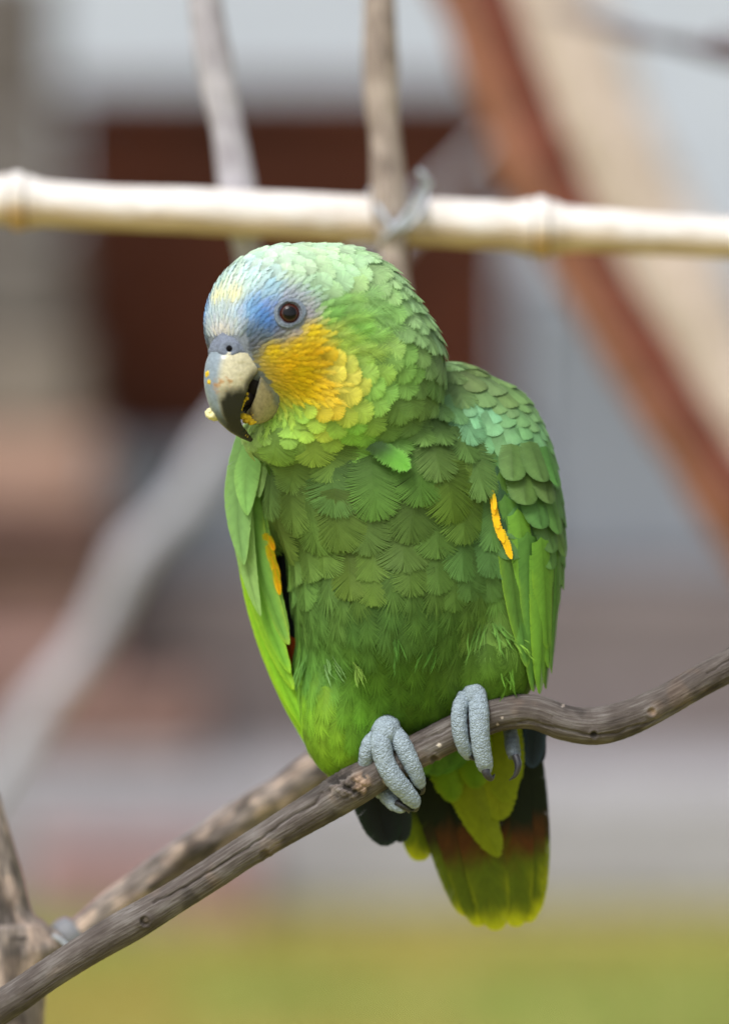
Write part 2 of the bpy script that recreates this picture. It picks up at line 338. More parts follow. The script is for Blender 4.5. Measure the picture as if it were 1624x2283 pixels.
branch('grey_stick', s1, [Pr(r, dS1) for r in (42, 40, 38, 39, 40, 40, 36, 34, 30)], m_st1, 'silvery grey upright stick crossing behind the bamboo rail', 'stick', n=160, m=28, rough=0.0022)
dS2 = dR-Pr(50, dR)-Pr(24, dR)
s2 = [P(x, y, dS2) for x, y in [(820, -420), (838, -180), (846, 40), (850, 200), (858, 330), (866, 440), (876, 540), (884, 640), (900, 800)]]
branch('brown_stick', s2, [Pr(r, dS2) for r in (38, 37, 36, 37, 38, 38, 34, 34, 30)], m_st2, 'brown mottled upright stick wired to the front of the bamboo rail', 'stick', n=160, m=28, rough=0.0022)
m_wire = material('galvanised_wire', rgba((190, 198, 210), 0.8), rough=0.5, spec=0.5); m_wire.node_tree.nodes['Principled BSDF'].inputs['Metallic'].default_value = 0.2
tie = tag(empty('wire_tie', P(880, 500, dS2-Pr(40, dS2))), 'twisted wire tie binding the brown stick to the bamboo rail', 'wire tie')
tb = np.array(tie.location)
dF = dS2-Pr(45, dS2)
for pts, rr in ([[(824, 425, dR-.002), (838, 455, dF+.006), (862, 492, dF), (886, 512, dF), (915, 500, dF+.002), (940, 468, dF+.006), (948, 440, dR-.005), (940, 412, dR)], 6],
                [[(845, 560, dR-.004), (856, 530, dF+.004), (880, 508, dF-.002), (905, 478, dF+.002), (925, 452, dF+.008), (938, 425, dR-.01)], 6],
                [[(890, 512, dF-.004), (915, 470, dF-.01), (930, 440, dF-.012), (945, 415, dF-.014), (955, 412, dF-.016), (940, 388, dF-.018), (930, 380, dF-.018)], 7]):
    pp = [P(*t) for t in pts]; v, q, *_ = tube(pp, [Pr(rr, dF)]*len(pp), 60, 12); link('wire', mesh_data('wire', v-tb, faces_of(q)), m_wire, tie)

# trunk and second branch at the lower left
m_trunk = wood('trunk_bark', (132, 122, 116), (84, 74, 70), (200, 182, 168), 10, g=0.8)
dT = 3.14
def mottle(u, a, v, nn):
    g = grain(u, a, np.full(len(u), 0.01)); n1 = fbm(np.column_stack([u*45, g[:, 1]*160, g[:, 2]*160])+3); n2 = fbm(np.column_stack([u*60, g[:, 1]*200, g[:, 2]*200])+31)
    c = np.ones((len(v), 3))*(1-0.62*smooth(0.52, 0.62, n1))[:, None]; return c*(1+smooth(0.52, 0.64, n2)[:, None]*np.array([0.75, 0.62, 0.5]))
pt = [P(x, y, dT) for x, y in [(-70, 1560), (-40, 1760), (-14, 1900), (5, 2010), (22, 2100), (30, 2200), (34, 2300)]]; g0 = to_ground(pt[-2], pt[-1]); g0 = np.array([pt[-1][0]+0.02, pt[-1][1], -0.03]); pt.append(g0)
kn = P(75, 2115, dT-0.006)
branch('dead_trunk', pt, [Pr(r, dT) for r in (36, 44, 50, 56, 62, 66, 68, 90)], m_trunk, 'mottled grey-brown dead trunk standing beside the crossing perch branches', 'trunk', n=300, m=48, rough=0.004, bumps=[(kn, 0.008, 0.012)], cols=mottle)
d2 = 3.17
p2 = [P(x, y, d) for x, y, d in [(60, 2165, dT+.02), (150, 2090, 3.15), (300, 1985, 3.165), (440, 1895, 3.175), (560, 1815, 3.18), (680, 1735, 3.185), (790, 1665, 3.19), (900, 1600, 3.2)]]
branch('rear_branch', p2, [Pr(r, d2) for r in (40, 40, 42, 42, 44, 45, 42, 36)], m_trunk, 'blurred mottled grey branch rising from the trunk behind the perch', 'branch', n=400, m=40, rough=0.004, bumps=[(P(408, 1870, 3.16), 0.006, 0.006), (P(565, 1790, 3.17), 0.005, 0.003)], cols=mottle)
cl = tag(empty('pipe_clamp', P(140, 2100, 3.15)), 'shiny metal hose clamp round the rear branch by the trunk', 'clamp'); cb = np.array(cl.location)
ax = p2[2]-p2[1]; ax = ax/np.linalg.norm(ax)
v, q, *_ = tube([p2[1]-ax*0.004+ax*t for t in (0, 0.003, 0.006, 0.009)], [Pr(40, d2), Pr(43, d2), Pr(43, d2), Pr(40, d2)], 12, 40); m_band = material('dull_steel', rgba((150, 152, 158), 0.6), rough=0.6, spec=0.4); link('band', mesh_data('band', v-cb, faces_of(q)), m_band, cl)
pk = [P(x, y, 3.125) for x, y in [(118, 2085), (138, 2098), (158, 2118), (172, 2140)]]; v, q, *_ = tube(pk, [Pr(5, 3.1)]*4, 30, 14); link('screw', mesh_data('screw', v-cb, faces_of(q)), m_wire, cl)

# ------------------------------------------------------------------ the perch
def project(v):
    r = np.asarray(v)-CAM; d = r@FWD; s = K*d/FOCUS
    return np.column_stack([812+(r@RIGHT)/s, 1141.5-(r@UP)/s, (d-FOCUS)/K])
def seg_dist(p, poly):
    best = np.full(len(p), 1e9)
    for a, b in zip(poly[:-1], poly[1:]):
        a = np.array(a, float); b = np.array(b, float); ab = b-a
        t = np.clip(((p-a)@ab)/(ab@ab), 0, 1); best = np.minimum(best, np.linalg.norm(p-(a+t[:, None]*ab), axis=1))
    return best
DP = 60                                    # depth of the perch axis behind the focus plane, px
perch_img = [(-420, 2530), (-180, 2362), (0, 2247), (110, 2172), (220, 2102), (330, 2038), (430, 1976), (540, 1904), (640, 1842), (720, 1794), (790, 1752), (860, 1712), (950, 1664), (1040, 1620), (1110, 1592), (1190, 1588), (1260, 1612), (1330, 1618), (1410, 1597), (1500, 1552), (1570, 1512), (1650, 1468), (1760, 1395), (1950, 1290), (2300, 1150)]
perch_r = [40, 38, 37, 37, 37, 38, 37, 37, 38, 41, 45, 40, 39, 39, 39, 39, 41, 43, 41, 36, 35, 36, 36, 34, 28]
perch_d = [120, 90, 62] + [DP]*12 + [DP, 62, 66, 70, 78, 90, 100, 130, 180, 260]
pp = [W(U(x, y, d)).ravel() for (x, y), d in zip(perch_img, perch_d)]
pp = [to_ground(pp[1], pp[0])]+pp; perch_r = [46]+perch_r
cracks = [([(343, 2012), (406, 1980), (438, 1962), (475, 1938), (528, 1906), (581, 1870), (633, 1833), (702, 1790), (718, 1769)], 3.4, 7),
          ([(1093, 1628), (1176, 1608), (1216, 1618), (1270, 1632), (1323, 1640), (1370, 1637), (1416, 1618), (1453, 1612), (1516, 1578), (1623, 1515)], 2.6, 6),
          ([(905, 1672), (917, 1664), (945, 1647), (978, 1636), (1011, 1616)], 3.0, 6), ([(215, 2075), (275, 2038), (300, 2018)], 1.8, 3), ([(1575, 1502), (1640, 1462)], 2.2, 5),
          ([(520, 1945), (640, 1868), (700, 1828)], 1.2, 2), ([(60, 2230), (180, 2150), (260, 2100)], 1.2, 2), ([(1230, 1596), (1330, 1606), (1400, 1590)], 1.1, 2)]
_cache = {}
def perch_disp(u, a, r, v, nn):
    im = project(v); p2d = im[:, :2]; front = (-(nn@FWD) > -0.25).astype(float)
    g = grain(u, a, r)
    d = (fbm(g*30+3)-0.5)*7*K+(fbm(np.column_stack([u*22, g[:, 1]*420, g[:, 2]*420]))-0.5)*1.8*K+(vnoise(g*900)-0.5)*1.0*K
    wob = (vnoise(np.column_stack([u*250, u*0, u*0]))-0.5)*3
    dark = np.ones((len(v), 3)); near = front*(np.abs(p2d[:, 0]-812) < 1200)
    for poly, w, dep in cracks:
        sd_ = seg_dist(p2d+np.column_stack([wob, wob]), poly); g_ = np.exp(-(sd_/w)**2)*near; d = d-g_*dep*K
    def ring(c, rad, ht, pit, tint=None):
        nonlocal d, dark
        rr = np.hypot(p2d[:, 0]-c[0], p2d[:, 1]-c[1])*(1+0.25*(vnoise(np.column_stack([p2d*0.12, p2d[:, :1]*0]))-0.5))
        d = d+near*(ht*np.exp(-((rr-rad)/(rad*0.38))**2)-pit*np.exp(-(rr/(rad*0.62))**4))*K
        if tint is not None: dark = dark*(1-(near*np.exp(-(rr/(rad*0.8))**4))[:, None]*(1-np.array(tint)))
    ring((323, 2053), 13, 4, 5, (0.5, 0.48, 0.45)); rr = np.hypot(p2d[:, 0]-325, p2d[:, 1]-2052); d = d+near*6*K*np.exp(-(rr/6.5)**4); dark = dark*(1+near*1.6*np.exp(-(rr/6)**4))[:, None]
    ring((1451, 1587), 11, 3, 5, (1.7, 1.45, 1.2)); ring((1323, 1638), 10, 3, 6, (0.4, 0.4, 0.4)); ring((967, 1691), 11, 2, 5, (0.35, 0.33, 0.33)); ring((462, 2024), 8, 3, 1); ring((590, 1905), 14, 1.5, 2, (0.7, 0.65, 0.6))
    # broken knob with a splintered cream face beside the foot
    rr = np.hypot((p2d[:, 0]-775)/46, (p2d[:, 1]-1752)/30); n1 = fbm(np.column_stack([p2d*0.09, p2d[:, :1]*0+2])); k = near*np.exp(-rr**4)
    d = d+k*((n1-0.45)*26)*K; dark = dark*(1-(k*smooth(0.5, 0.42, n1))[:, None]*0.72); cre = near*np.exp(-(np.hypot((p2d[:, 0]-806)/20, (p2d[:, 1]-1745)/24))**4)*smooth(0.4, 0.5, n1)
    dark = dark*(1-cre[:, None])+cre[:, None]*np.array([2.5, 2.1, 1.7]); rgh = near*np.exp(-rr**4)*smooth(0.55, 0.62, n1)*0.6; dark = dark*(1+rgh[:, None])
    for (x, y, s) in [(978, 1661, 5), (856, 1741, 5), (1118, 1600, 3), (1108, 1615, 3), (1255, 1572, 4)]:     # bird-lime specks
        rr = np.hypot(p2d[:, 0]-x, (p2d[:, 1]-y))*(1+0.8*(vnoise(np.column_stack([p2d*0.5, p2d[:, :1]*0]))-0.5)); w = near*np.exp(-(rr/s)**6); dark = dark*(1-w[:, None])+w[:, None]*np.array([4.2, 4.2, 4.0])
    pat = fbm(g*55+20); dark = dark*(1-0.42*smooth(0.58, 0.72, pat)[:, None]); dark = dark*(1+smooth(0.6, 0.75, fbm(g*70+50))[:, None]*np.array([0.35, 0.25, 0.15]))
    _cache['c'] = dark; return d
v, q, u, a, r, nn = tube(pp, perch_r and [x*K for x in perch_r], 1500, 100, perch_disp)
m_perch = wood('perch_bark', (112, 103, 98), (74, 64, 60), (160, 154, 150), 11, along=0.012, g=0.6)
cc = np.vstack([_cache['c'], np.ones((2, 3))]); base = pp[0]
tag(link('perch_branch', mesh_data('perch_branch', v-base, faces_of(q), cc, grain(u, a, r)), m_perch, loc=base), 'bent grey-brown bare branch, cracked and knotted, that the parrot grips', 'branch')

# ------------------------------------------------------------------ the parrot: body form
HY = math.radians(55); HF = np.array([-math.sin(HY), 0, -math.cos(HY)]); HL = np.array([math.cos(HY), 0, -math.sin(HY)]); HU = np.array([0, -1.0, 0])
BK = U(478, 790, -173)                     # ridge of the bill where it leaves the cere
def hd(f, l, u_):                          # head frame (forward, bird's left, up) from the bill root
    return BK+HF*f+HL*l+HU*u_
ELL = [((640, 722, -60), (183, 172, 165)), ((742, 742, -10), (195, 192, 185)), ((790, 815, 25), (200, 185, 195)), ((775, 855, -50), (120, 125, 110)), ((672, 972, -18), (130, 78, 100)), ((768, 903, -25), (182, 102, 122)),
       ((850, 1088, 118), (262, 225, 222)), ((884, 1290, 150), (240, 310, 232)), ((885, 1490, 185), (235, 165, 185)), ((965, 1600, 262), (112, 130, 92)), ((772, 1590, 120), (102, 150, 105)), ((1090, 1470, 125), (112, 112, 118)),
       ((995, 1005, 200), (180, 200, 175)), ((1118, 1205, 185), (138, 350, 175)), ((580, 1110, 250), (58, 190, 130)), ((870, 1150, 290), (280, 330, 190))]
EC = np.array([U(*c) for c, _ in ELL]); ER = np.array([r for _, r in ELL], float)
def sdf(p):
    out = None
    for c, r in zip(EC, ER):
        q_ = (p-c)/r; k0 = np.linalg.norm(q_, axis=-1); k1 = np.linalg.norm(q_/r, axis=-1)+1e-9; s = k0*(k0-1)/k1
        if out is None: out = s
        else:
            kk = 34.0; h = np.clip(0.5+0.5*(out-s)/kk, 0, 1); out = out*(1-h)+s*h-kk*h*(1-h)
    return out
def grad(p, e=2.0):
    f0 = sdf(p); g = np.stack([sdf(p+np.eye(3)[i]*e)-f0 for i in range(3)], -1)/e; n_ = np.linalg.norm(g, axis=-1)[..., None]+1e-9
    return g/n_, n_[..., 0], f0
def snap(p, it=3):
    for _ in range(it):
        n_, m_, f_ = grad(p); p = p-n_*np.clip(f_/np.maximum(m_, 0.3), -60, 60)[..., None]
    return p, grad(p)[0]
def hit(x, y, d0=-420.0, d1=700.0):        # where the view through a layout pixel meets the body
    x = np.atleast_1d(np.asarray(x, float)); y = np.atleast_1d(np.asarray(y, float)); d = np.full(len(x), d0)
    for _ in range(90):
        s = 1+d*K/FOCUS; p = np.column_stack([812+(x-812)*s, 1141.5+(y-1141.5)*s, d]); d = np.minimum(d+np.maximum(sdf(p), 0.2)*0.85, d1)
    s = 1+d*K/FOCUS; return np.column_stack([812+(x-812)*s, 1141.5+(y-1141.5)*s, d])
def surface_nets(lo, hi, h):
    xs = [np.arange(lo[i], hi[i]+h, h) for i in range(3)]; G = np.stack(np.meshgrid(*xs, indexing='ij'), -1); F = sdf(G.reshape(-1, 3)).reshape(G.shape[:3])
    s = F < 0; nx, ny, nz = F.shape; cnt = np.zeros((nx-1, ny-1, nz-1)); acc = np.zeros((nx-1, ny-1, nz-1, 3))
    cor = [(a, b, c) for a in (0, 1) for b in (0, 1) for c in (0, 1)]
    for a_ in cor:
        for b_ in cor:
            if sum(abs(a_[i]-b_[i]) for i in range(3)) != 1 or a_ > b_: continue
            Fa = F[a_[0]:nx-1+a_[0], a_[1]:ny-1+a_[1], a_[2]:nz-1+a_[2]]; Fb = F[b_[0]:nx-1+b_[0], b_[1]:ny-1+b_[1], b_[2]:nz-1+b_[2]]
            mask = (Fa < 0) != (Fb < 0); t = np.where(mask, Fa/(Fa-Fb+1e-12), 0)
            acc += mask[..., None]*(np.array(a_)+t[..., None]*(np.array(b_)-np.array(a_))); cnt += mask
    idx = -np.ones(cnt.shape, int); act = cnt > 0; idx[act] = np.arange(act.sum())
    ii = np.argwhere(act); verts = np.array(lo)+(ii+acc[act]/cnt[act][:, None])*h; quads = []
    for ax in range(3):
        o1, o2 = [(1, 2), (2, 0), (0, 1)][ax]
        sl0 = [slice(1, -1)]*3; sl0[ax] = slice(0, -1); sl1 = list(sl0); sl1[ax] = slice(1, None)
        e = np.argwhere(s[tuple(sl0)] != s[tuple(sl1)]); ins = s[tuple(sl0)][tuple(e.T)]
        off = np.array([1, 1, 1]); off[ax] = 0; e = e+off
        d1 = np.zeros(3, int); d1[o1] = 1; d2_ = np.zeros(3, int); d2_[o2] = 1
        Q = np.stack([idx[tuple((e-d1-d2_).T)], idx[tuple((e-d2_).T)], idx[tuple(e.T)], idx[tuple((e-d1).T)]], -1); Q[~ins] = Q[~ins][:, ::-1]; quads.append(Q)
    return verts, np.vstack(quads)

# ---- plumage colours with the shading on the bird left in (layout pixel -> sRGB)
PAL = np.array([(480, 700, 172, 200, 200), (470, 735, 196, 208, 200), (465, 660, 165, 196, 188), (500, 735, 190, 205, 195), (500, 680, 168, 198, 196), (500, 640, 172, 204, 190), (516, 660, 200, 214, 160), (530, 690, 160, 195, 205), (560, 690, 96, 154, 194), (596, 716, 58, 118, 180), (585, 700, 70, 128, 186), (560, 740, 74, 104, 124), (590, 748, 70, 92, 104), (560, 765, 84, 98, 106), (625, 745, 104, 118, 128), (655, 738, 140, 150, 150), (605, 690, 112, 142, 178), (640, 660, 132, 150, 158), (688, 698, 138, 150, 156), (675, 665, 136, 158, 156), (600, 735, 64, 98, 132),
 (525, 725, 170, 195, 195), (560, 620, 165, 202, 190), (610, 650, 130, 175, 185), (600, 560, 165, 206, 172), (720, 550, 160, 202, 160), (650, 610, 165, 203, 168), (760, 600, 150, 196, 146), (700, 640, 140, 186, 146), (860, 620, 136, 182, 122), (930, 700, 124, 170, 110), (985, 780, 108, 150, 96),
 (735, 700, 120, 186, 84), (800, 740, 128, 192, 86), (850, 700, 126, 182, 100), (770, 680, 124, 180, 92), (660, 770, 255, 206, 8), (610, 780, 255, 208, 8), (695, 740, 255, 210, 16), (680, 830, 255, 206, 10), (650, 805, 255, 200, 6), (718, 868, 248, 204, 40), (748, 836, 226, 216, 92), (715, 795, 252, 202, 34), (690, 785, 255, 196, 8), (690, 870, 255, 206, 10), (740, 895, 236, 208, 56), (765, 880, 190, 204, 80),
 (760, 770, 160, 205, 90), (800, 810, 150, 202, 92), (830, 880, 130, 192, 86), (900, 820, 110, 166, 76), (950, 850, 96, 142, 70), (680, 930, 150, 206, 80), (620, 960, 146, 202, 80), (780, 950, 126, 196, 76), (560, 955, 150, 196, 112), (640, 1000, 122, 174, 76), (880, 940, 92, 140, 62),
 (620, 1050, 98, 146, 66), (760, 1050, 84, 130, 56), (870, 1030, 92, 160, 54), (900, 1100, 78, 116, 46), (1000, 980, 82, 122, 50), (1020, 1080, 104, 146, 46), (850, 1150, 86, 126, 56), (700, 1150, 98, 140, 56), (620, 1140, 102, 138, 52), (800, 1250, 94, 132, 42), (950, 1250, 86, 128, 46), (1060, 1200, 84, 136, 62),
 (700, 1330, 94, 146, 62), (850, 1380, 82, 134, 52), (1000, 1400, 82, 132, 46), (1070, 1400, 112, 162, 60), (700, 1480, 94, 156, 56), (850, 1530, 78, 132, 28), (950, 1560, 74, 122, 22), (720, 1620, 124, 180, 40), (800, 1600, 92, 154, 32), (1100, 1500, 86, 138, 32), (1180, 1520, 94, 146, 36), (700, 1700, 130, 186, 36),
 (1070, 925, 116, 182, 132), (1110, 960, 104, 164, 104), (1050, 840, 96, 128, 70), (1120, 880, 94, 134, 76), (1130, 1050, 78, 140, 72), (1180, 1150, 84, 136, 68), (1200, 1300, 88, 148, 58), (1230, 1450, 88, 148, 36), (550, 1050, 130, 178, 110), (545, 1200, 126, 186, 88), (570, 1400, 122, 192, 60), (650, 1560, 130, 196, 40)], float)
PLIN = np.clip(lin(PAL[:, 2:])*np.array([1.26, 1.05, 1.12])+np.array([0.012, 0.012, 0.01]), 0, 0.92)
def mirror_head(p):                        # fold the far side of the head onto the visible side
    l_ = (p-BK)@HL; w = smooth(960, 860, p[:, 1]); f = np.where((l_ < 0), -2*l_, 0)*w; return p+HL*f[:, None]
def to_img(p):
    s = 1+p[:, 2]*K/FOCUS; return np.column_stack([812+(p[:, 0]-812)/s, 1141.5+(p[:, 1]-1141.5)/s])
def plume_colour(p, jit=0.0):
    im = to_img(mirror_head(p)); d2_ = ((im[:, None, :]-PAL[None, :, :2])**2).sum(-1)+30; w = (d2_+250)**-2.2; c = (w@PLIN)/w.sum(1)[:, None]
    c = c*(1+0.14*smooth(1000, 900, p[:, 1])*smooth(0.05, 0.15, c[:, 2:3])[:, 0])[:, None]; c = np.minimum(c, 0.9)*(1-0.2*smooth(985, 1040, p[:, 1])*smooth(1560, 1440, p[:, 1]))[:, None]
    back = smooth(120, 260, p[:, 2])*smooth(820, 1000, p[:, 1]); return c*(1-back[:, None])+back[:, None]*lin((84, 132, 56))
EYE_IMG = (645, 700)
EYE = snap(hit(*EYE_IMG))[0][0]; EYE_N = grad(EYE[None])[0][0]
ALB = 1.1
bv, bq = surface_nets((420, 480, -300), (1330, 1860, 540), 9.0)
bv, bn_ = snap(bv, 2)
bare_eye = np.linalg.norm(mirror_head(bv)-EYE, axis=1)
fb = (bv-BK)@HF; lb = np.abs((bv-BK)@HL); ub = (bv-BK)@HU
def bare_mask(p):                          # grey naked skin: eye ring, lores, cere surround
    m_ = mirror_head(p); im = to_img(m_); e = np.hypot((im[:, 0]-648)/1.0, (im[:, 1]-706)/1.05)
    k = e < 31
    q_ = (p-BK); k |= (np.abs(q_@HL) < 66) & (q_@HU < 44) & (q_@HU > -160) & (q_@HF > -112)
    return k
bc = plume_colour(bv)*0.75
skin = lin((126, 134, 146)); k = bare_mask(bv); k2 = np.linalg.norm(mirror_head(bv)-EYE, axis=1) < 60
bc[k] = skin; bc[k2 & k] = skin*1.1
BASE = W(U(950, 1640, 60)).ravel()
parrot = tag(empty('parrot', BASE), 'green parrot with yellow cheek and blue brow perched on the bent branch', 'parrot')
m_skin = material('parrot_skin', attr='Col', rough=0.75, spec=0.25, var=(900, 0.8, 1.15), bump=(1500, 0.6, 0.0005))
body = link('body', mesh_data('body', W(bv)-BASE, bq, bc), m_skin, parrot)

# ---- bill, cere, nostril, mouth
def loft(secs, n, m, shape):
    """secs rows: Cf Cu Tf Tu w ; quarter-ellipse each side from the ridge C to the edge T"""
    S = catmull(secs, n); s = np.linspace(-1, 1, m); cs = (1-np.cos(s*np.pi/2))**shape; sn = np.sin(s*np.pi/2)
    f = S[:, 0:1]+(S[:, 2:3]-S[:, 0:1])*cs; u_ = S[:, 1:2]+(S[:, 3:4]-S[:, 1:2])*cs; l_ = S[:, 4:5]*sn
    p = BK+f[..., None]*HF+l_[..., None]*HL+u_[..., None]*HU
    i = np.arange(n-1)[:, None]*m; j = np.arange(m-1)[None, :]; q_ = np.stack([i+j, i+j+1, i+m+j+1, i+m+j], -1).reshape(-1, 4)
    T, Sg = np.meshgrid(np.linspace(0, 1, n), s, indexing='ij'); return p.reshape(-1, 3), q_, T.ravel(), Sg.ravel()
def solidify(o, t):
    md = o.modifiers.new('thickness', 'SOLIDIFY'); md.thickness = t; md.offset = -1
    return o
up = [(-2, 3, -92, 0, 56), (9, -20, -88, -14, 56), (13, -45, -72, -42, 53), (12, -72, -57, -64, 48), (4, -104, -49, -100, 39), (-14, -135, -46, -134, 29), (-42, -162, -60, -156, 18), (-72, -178, -80, -172, 8), (-97, -187, -97, -186, 0.8)]
p_, q_, T, S = loft(up, 90, 61, 1.0)
nz = fbm(p_*0.06); nz2 = fbm(p_*0.2+9); t_ = T+0.10*(nz-0.5)
cream = lin((196, 190, 160)); greyb = lin((128, 142, 152)); blk = lin((22, 24, 26)); ora = lin((170, 122, 66))
side = smooth(0.22, 0.42, np.abs(S)); col = greyb*(1-side[:, None])+cream*side[:, None]
col = col*(0.8+0.4*nz2)[:, None]
dk = smooth(0.36, 0.48, t_+0.06*(np.abs(S)-0.5)); dkr = smooth(0.50, 0.74, t_); dk = dk*side+dkr*(1-side)
edge = smooth(0.80, 0.95, np.abs(S))*smooth(0.12, 0.3, T); dk = np.maximum(dk, edge*0.9)
col = col*(1-dk[:, None])+blk*dk[:, None]
stain = np.exp(-((t_-0.345-0.16*(nz2-0.5))/0.04)**2)*smooth(0.12, 0.3, np.abs(S))*smooth(0.85, 0.6, np.abs(S))*(0.5+nz2); stain = np.clip(stain*1.2*smooth(0.35, 0.6, fbm(p_*0.11+4)), 0, 0.75)
col = col*(1-stain[:, None])+ora*stain[:, None]
p_ = p_+(fbm(p_*0.12)[:, None]-0.5)*2.2*HL
m_horn = material('bill_horn', attr='Col', rough=0.26, spec=0.5, var=(700, 0.85, 1.12), bump=(1200, 0.25, 0.0004))
upper = solidify(link('upper_mandible', mesh_data('upper_mandible', W(p_)-BASE, q_, col), m_horn, parrot), 6*K)
lo_ = [(-84, -134, -82, -126, 4), (-92, -150, -78, -116, 26), (-116, -153, -80, -92, 43), (-146, -143, -84, -62, 52), (-172, -122, -92, -36, 56), (-188, -100, -104, -18, 58)]
p_, q_, T, S = loft(lo_, 60, 49, 0.9)
nz = fbm(p_*0.07+5); nz2 = fbm(p_*0.22+3); horn = lin((160, 150, 116)); gsk = lin((122, 130, 134)); dkb = lin((84, 78, 66))
wr = smooth(0.62, 0.8, np.maximum(T+0.18*(nz-0.5), (np.abs(S)-0.42)*1.15+0.25*(nz-0.5))); col = horn*(0.7+0.5*nz2)[:, None]; front_ = smooth(0.35, 0.1, T); col = col*(1-front_[:, None])+dkb*front_[:, None]
col = col*(1-wr[:, None])+gsk*(0.65+0.6*nz2)[:, None]*wr[:, None]
p_ = p_-HL*(np.sign(S)*np.sin(T*46+6*nz+4*np.abs(S))*1.6*wr)[:, None]
lower = solidify(link('lower_mandible', mesh_data('lower_mandible', W(p_)-BASE, q_[:, ::-1], col), m_horn, parrot), 5*K)
ce = [(-26, 56, -128, 34, 52), (-14, 40, -122, 24, 58), (-2, 22, -112, 12, 62), (3, 8, -100, 2, 61), (2, 0, -94, -4, 58), (0, -2, -92, -6, 55)]
p_, q_, T, S = loft(ce, 46, 73, 1.0)
sa = np.abs(S); low = smooth(0.45, 1.0, T); dip = (np.exp(-((sa-0.36)/0.16)**2)*9-np.exp(-((sa-0.68)/0.14)**2)*3+np.exp(-((sa-0.95)/0.12)**2)*8-2)*low
p_ = p_-HU*dip[:, None]
NOS = hd(-16, 34, 12); d_n = np.minimum(np.linalg.norm(p_-NOS, axis=1), np.linalg.norm(p_-hd(-16, -34, 12), axis=1))
nrm_out = (p_-hd(-90, 0, 0)); nrm_out /= np.linalg.norm(nrm_out, axis=1)[:, None]
p_ = p_+nrm_out*(5*np.exp(-((d_n-17)/9)**2)+(fbm(p_*0.15)-0.5)*3)[:, None]
rim = smooth(0.86, 0.95, T); col = lin((112, 120, 134))*(0.7+0.6*fbm(p_*0.12))[:, None]; col = col*(1-rim[:, None])+lin((168, 174, 180))*rim[:, None]
m_cere = material('cere_skin', attr='Col', rough=0.8, spec=0.2, var=(1400, 0.75, 1.2), bump=(2200, 0.7, 0.0005))
cere = link('cere', mesh_data('cere', W(p_)-BASE, q_, col), m_cere, parrot)
def ball(c, r, squash=(1, 1, 1), n=20, m=28, jit=0.0, seed=0):
    th = np.linspace(0, np.pi, n); ph = np.linspace(0, 2*np.pi, m, endpoint=False); a_, b_ = np.meshgrid(th, ph, indexing='ij')
    d_ = np.stack([np.sin(a_)*np.cos(b_), np.cos(a_), np.sin(a_)*np.sin(b_)], -1).reshape(-1, 3)
    rr = r*(1+jit*(fbm(d_*2.2+seed*7.3+20)-0.5)*2); v_ = np.asarray(c)+d_*rr[:, None]*np.array(squash)
    i = np.arange(n-1)[:, None]*m; j = np.arange(m)[None, :]; j2 = (j+1) % m; return v_, np.stack([i+j, i+m+j, i+m+j2, i+j2], -1).reshape(-1, 4)
m_black = material('nostril_black', rgba((14, 13, 14)), rough=0.9, spec=0.1)
for sgn in (1, -1):
    i_ = np.argmin(np.linalg.norm(p_-hd(-16, 34*sgn, 12), axis=1)); c_ = p_[i_]-nrm_out[i_]*4.5
    v_, f_ = ball(c_, 8.5); link('nostril', mesh_data('nostril', W(v_)-BASE, f_), m_black, parrot)
# dark mouth lining and tongue between the mandibles
m_mouth = material('mouth_dark', rgba((34, 28, 30)), rough=0.6, spec=0.3)
v_, f_ = ball((0, 0, 0), 1, n=24, m=32); v_ = hd(-108, 0, -60)+v_[:, 0:1]*HF*40+v_[:, 2:3]*HL*44+v_[:, 1:2]*HU*42
link('mouth_lining', mesh_data('mouth_lining', W(v_)-BASE, f_), m_mouth, parrot)
v_, f_ = ball((0, 0, 0), 1, n=20, m=24); v_ = hd(-84, 0, -92)+v_[:, 0:1]*HF*24+v_[:, 2:3]*HL*22+v_[:, 1:2]*HU*22
link('tongue', mesh_data('tongue', W(v_)-BASE, f_), material('tongue_skin', rgba((46, 40, 42)), rough=0.5), parrot)

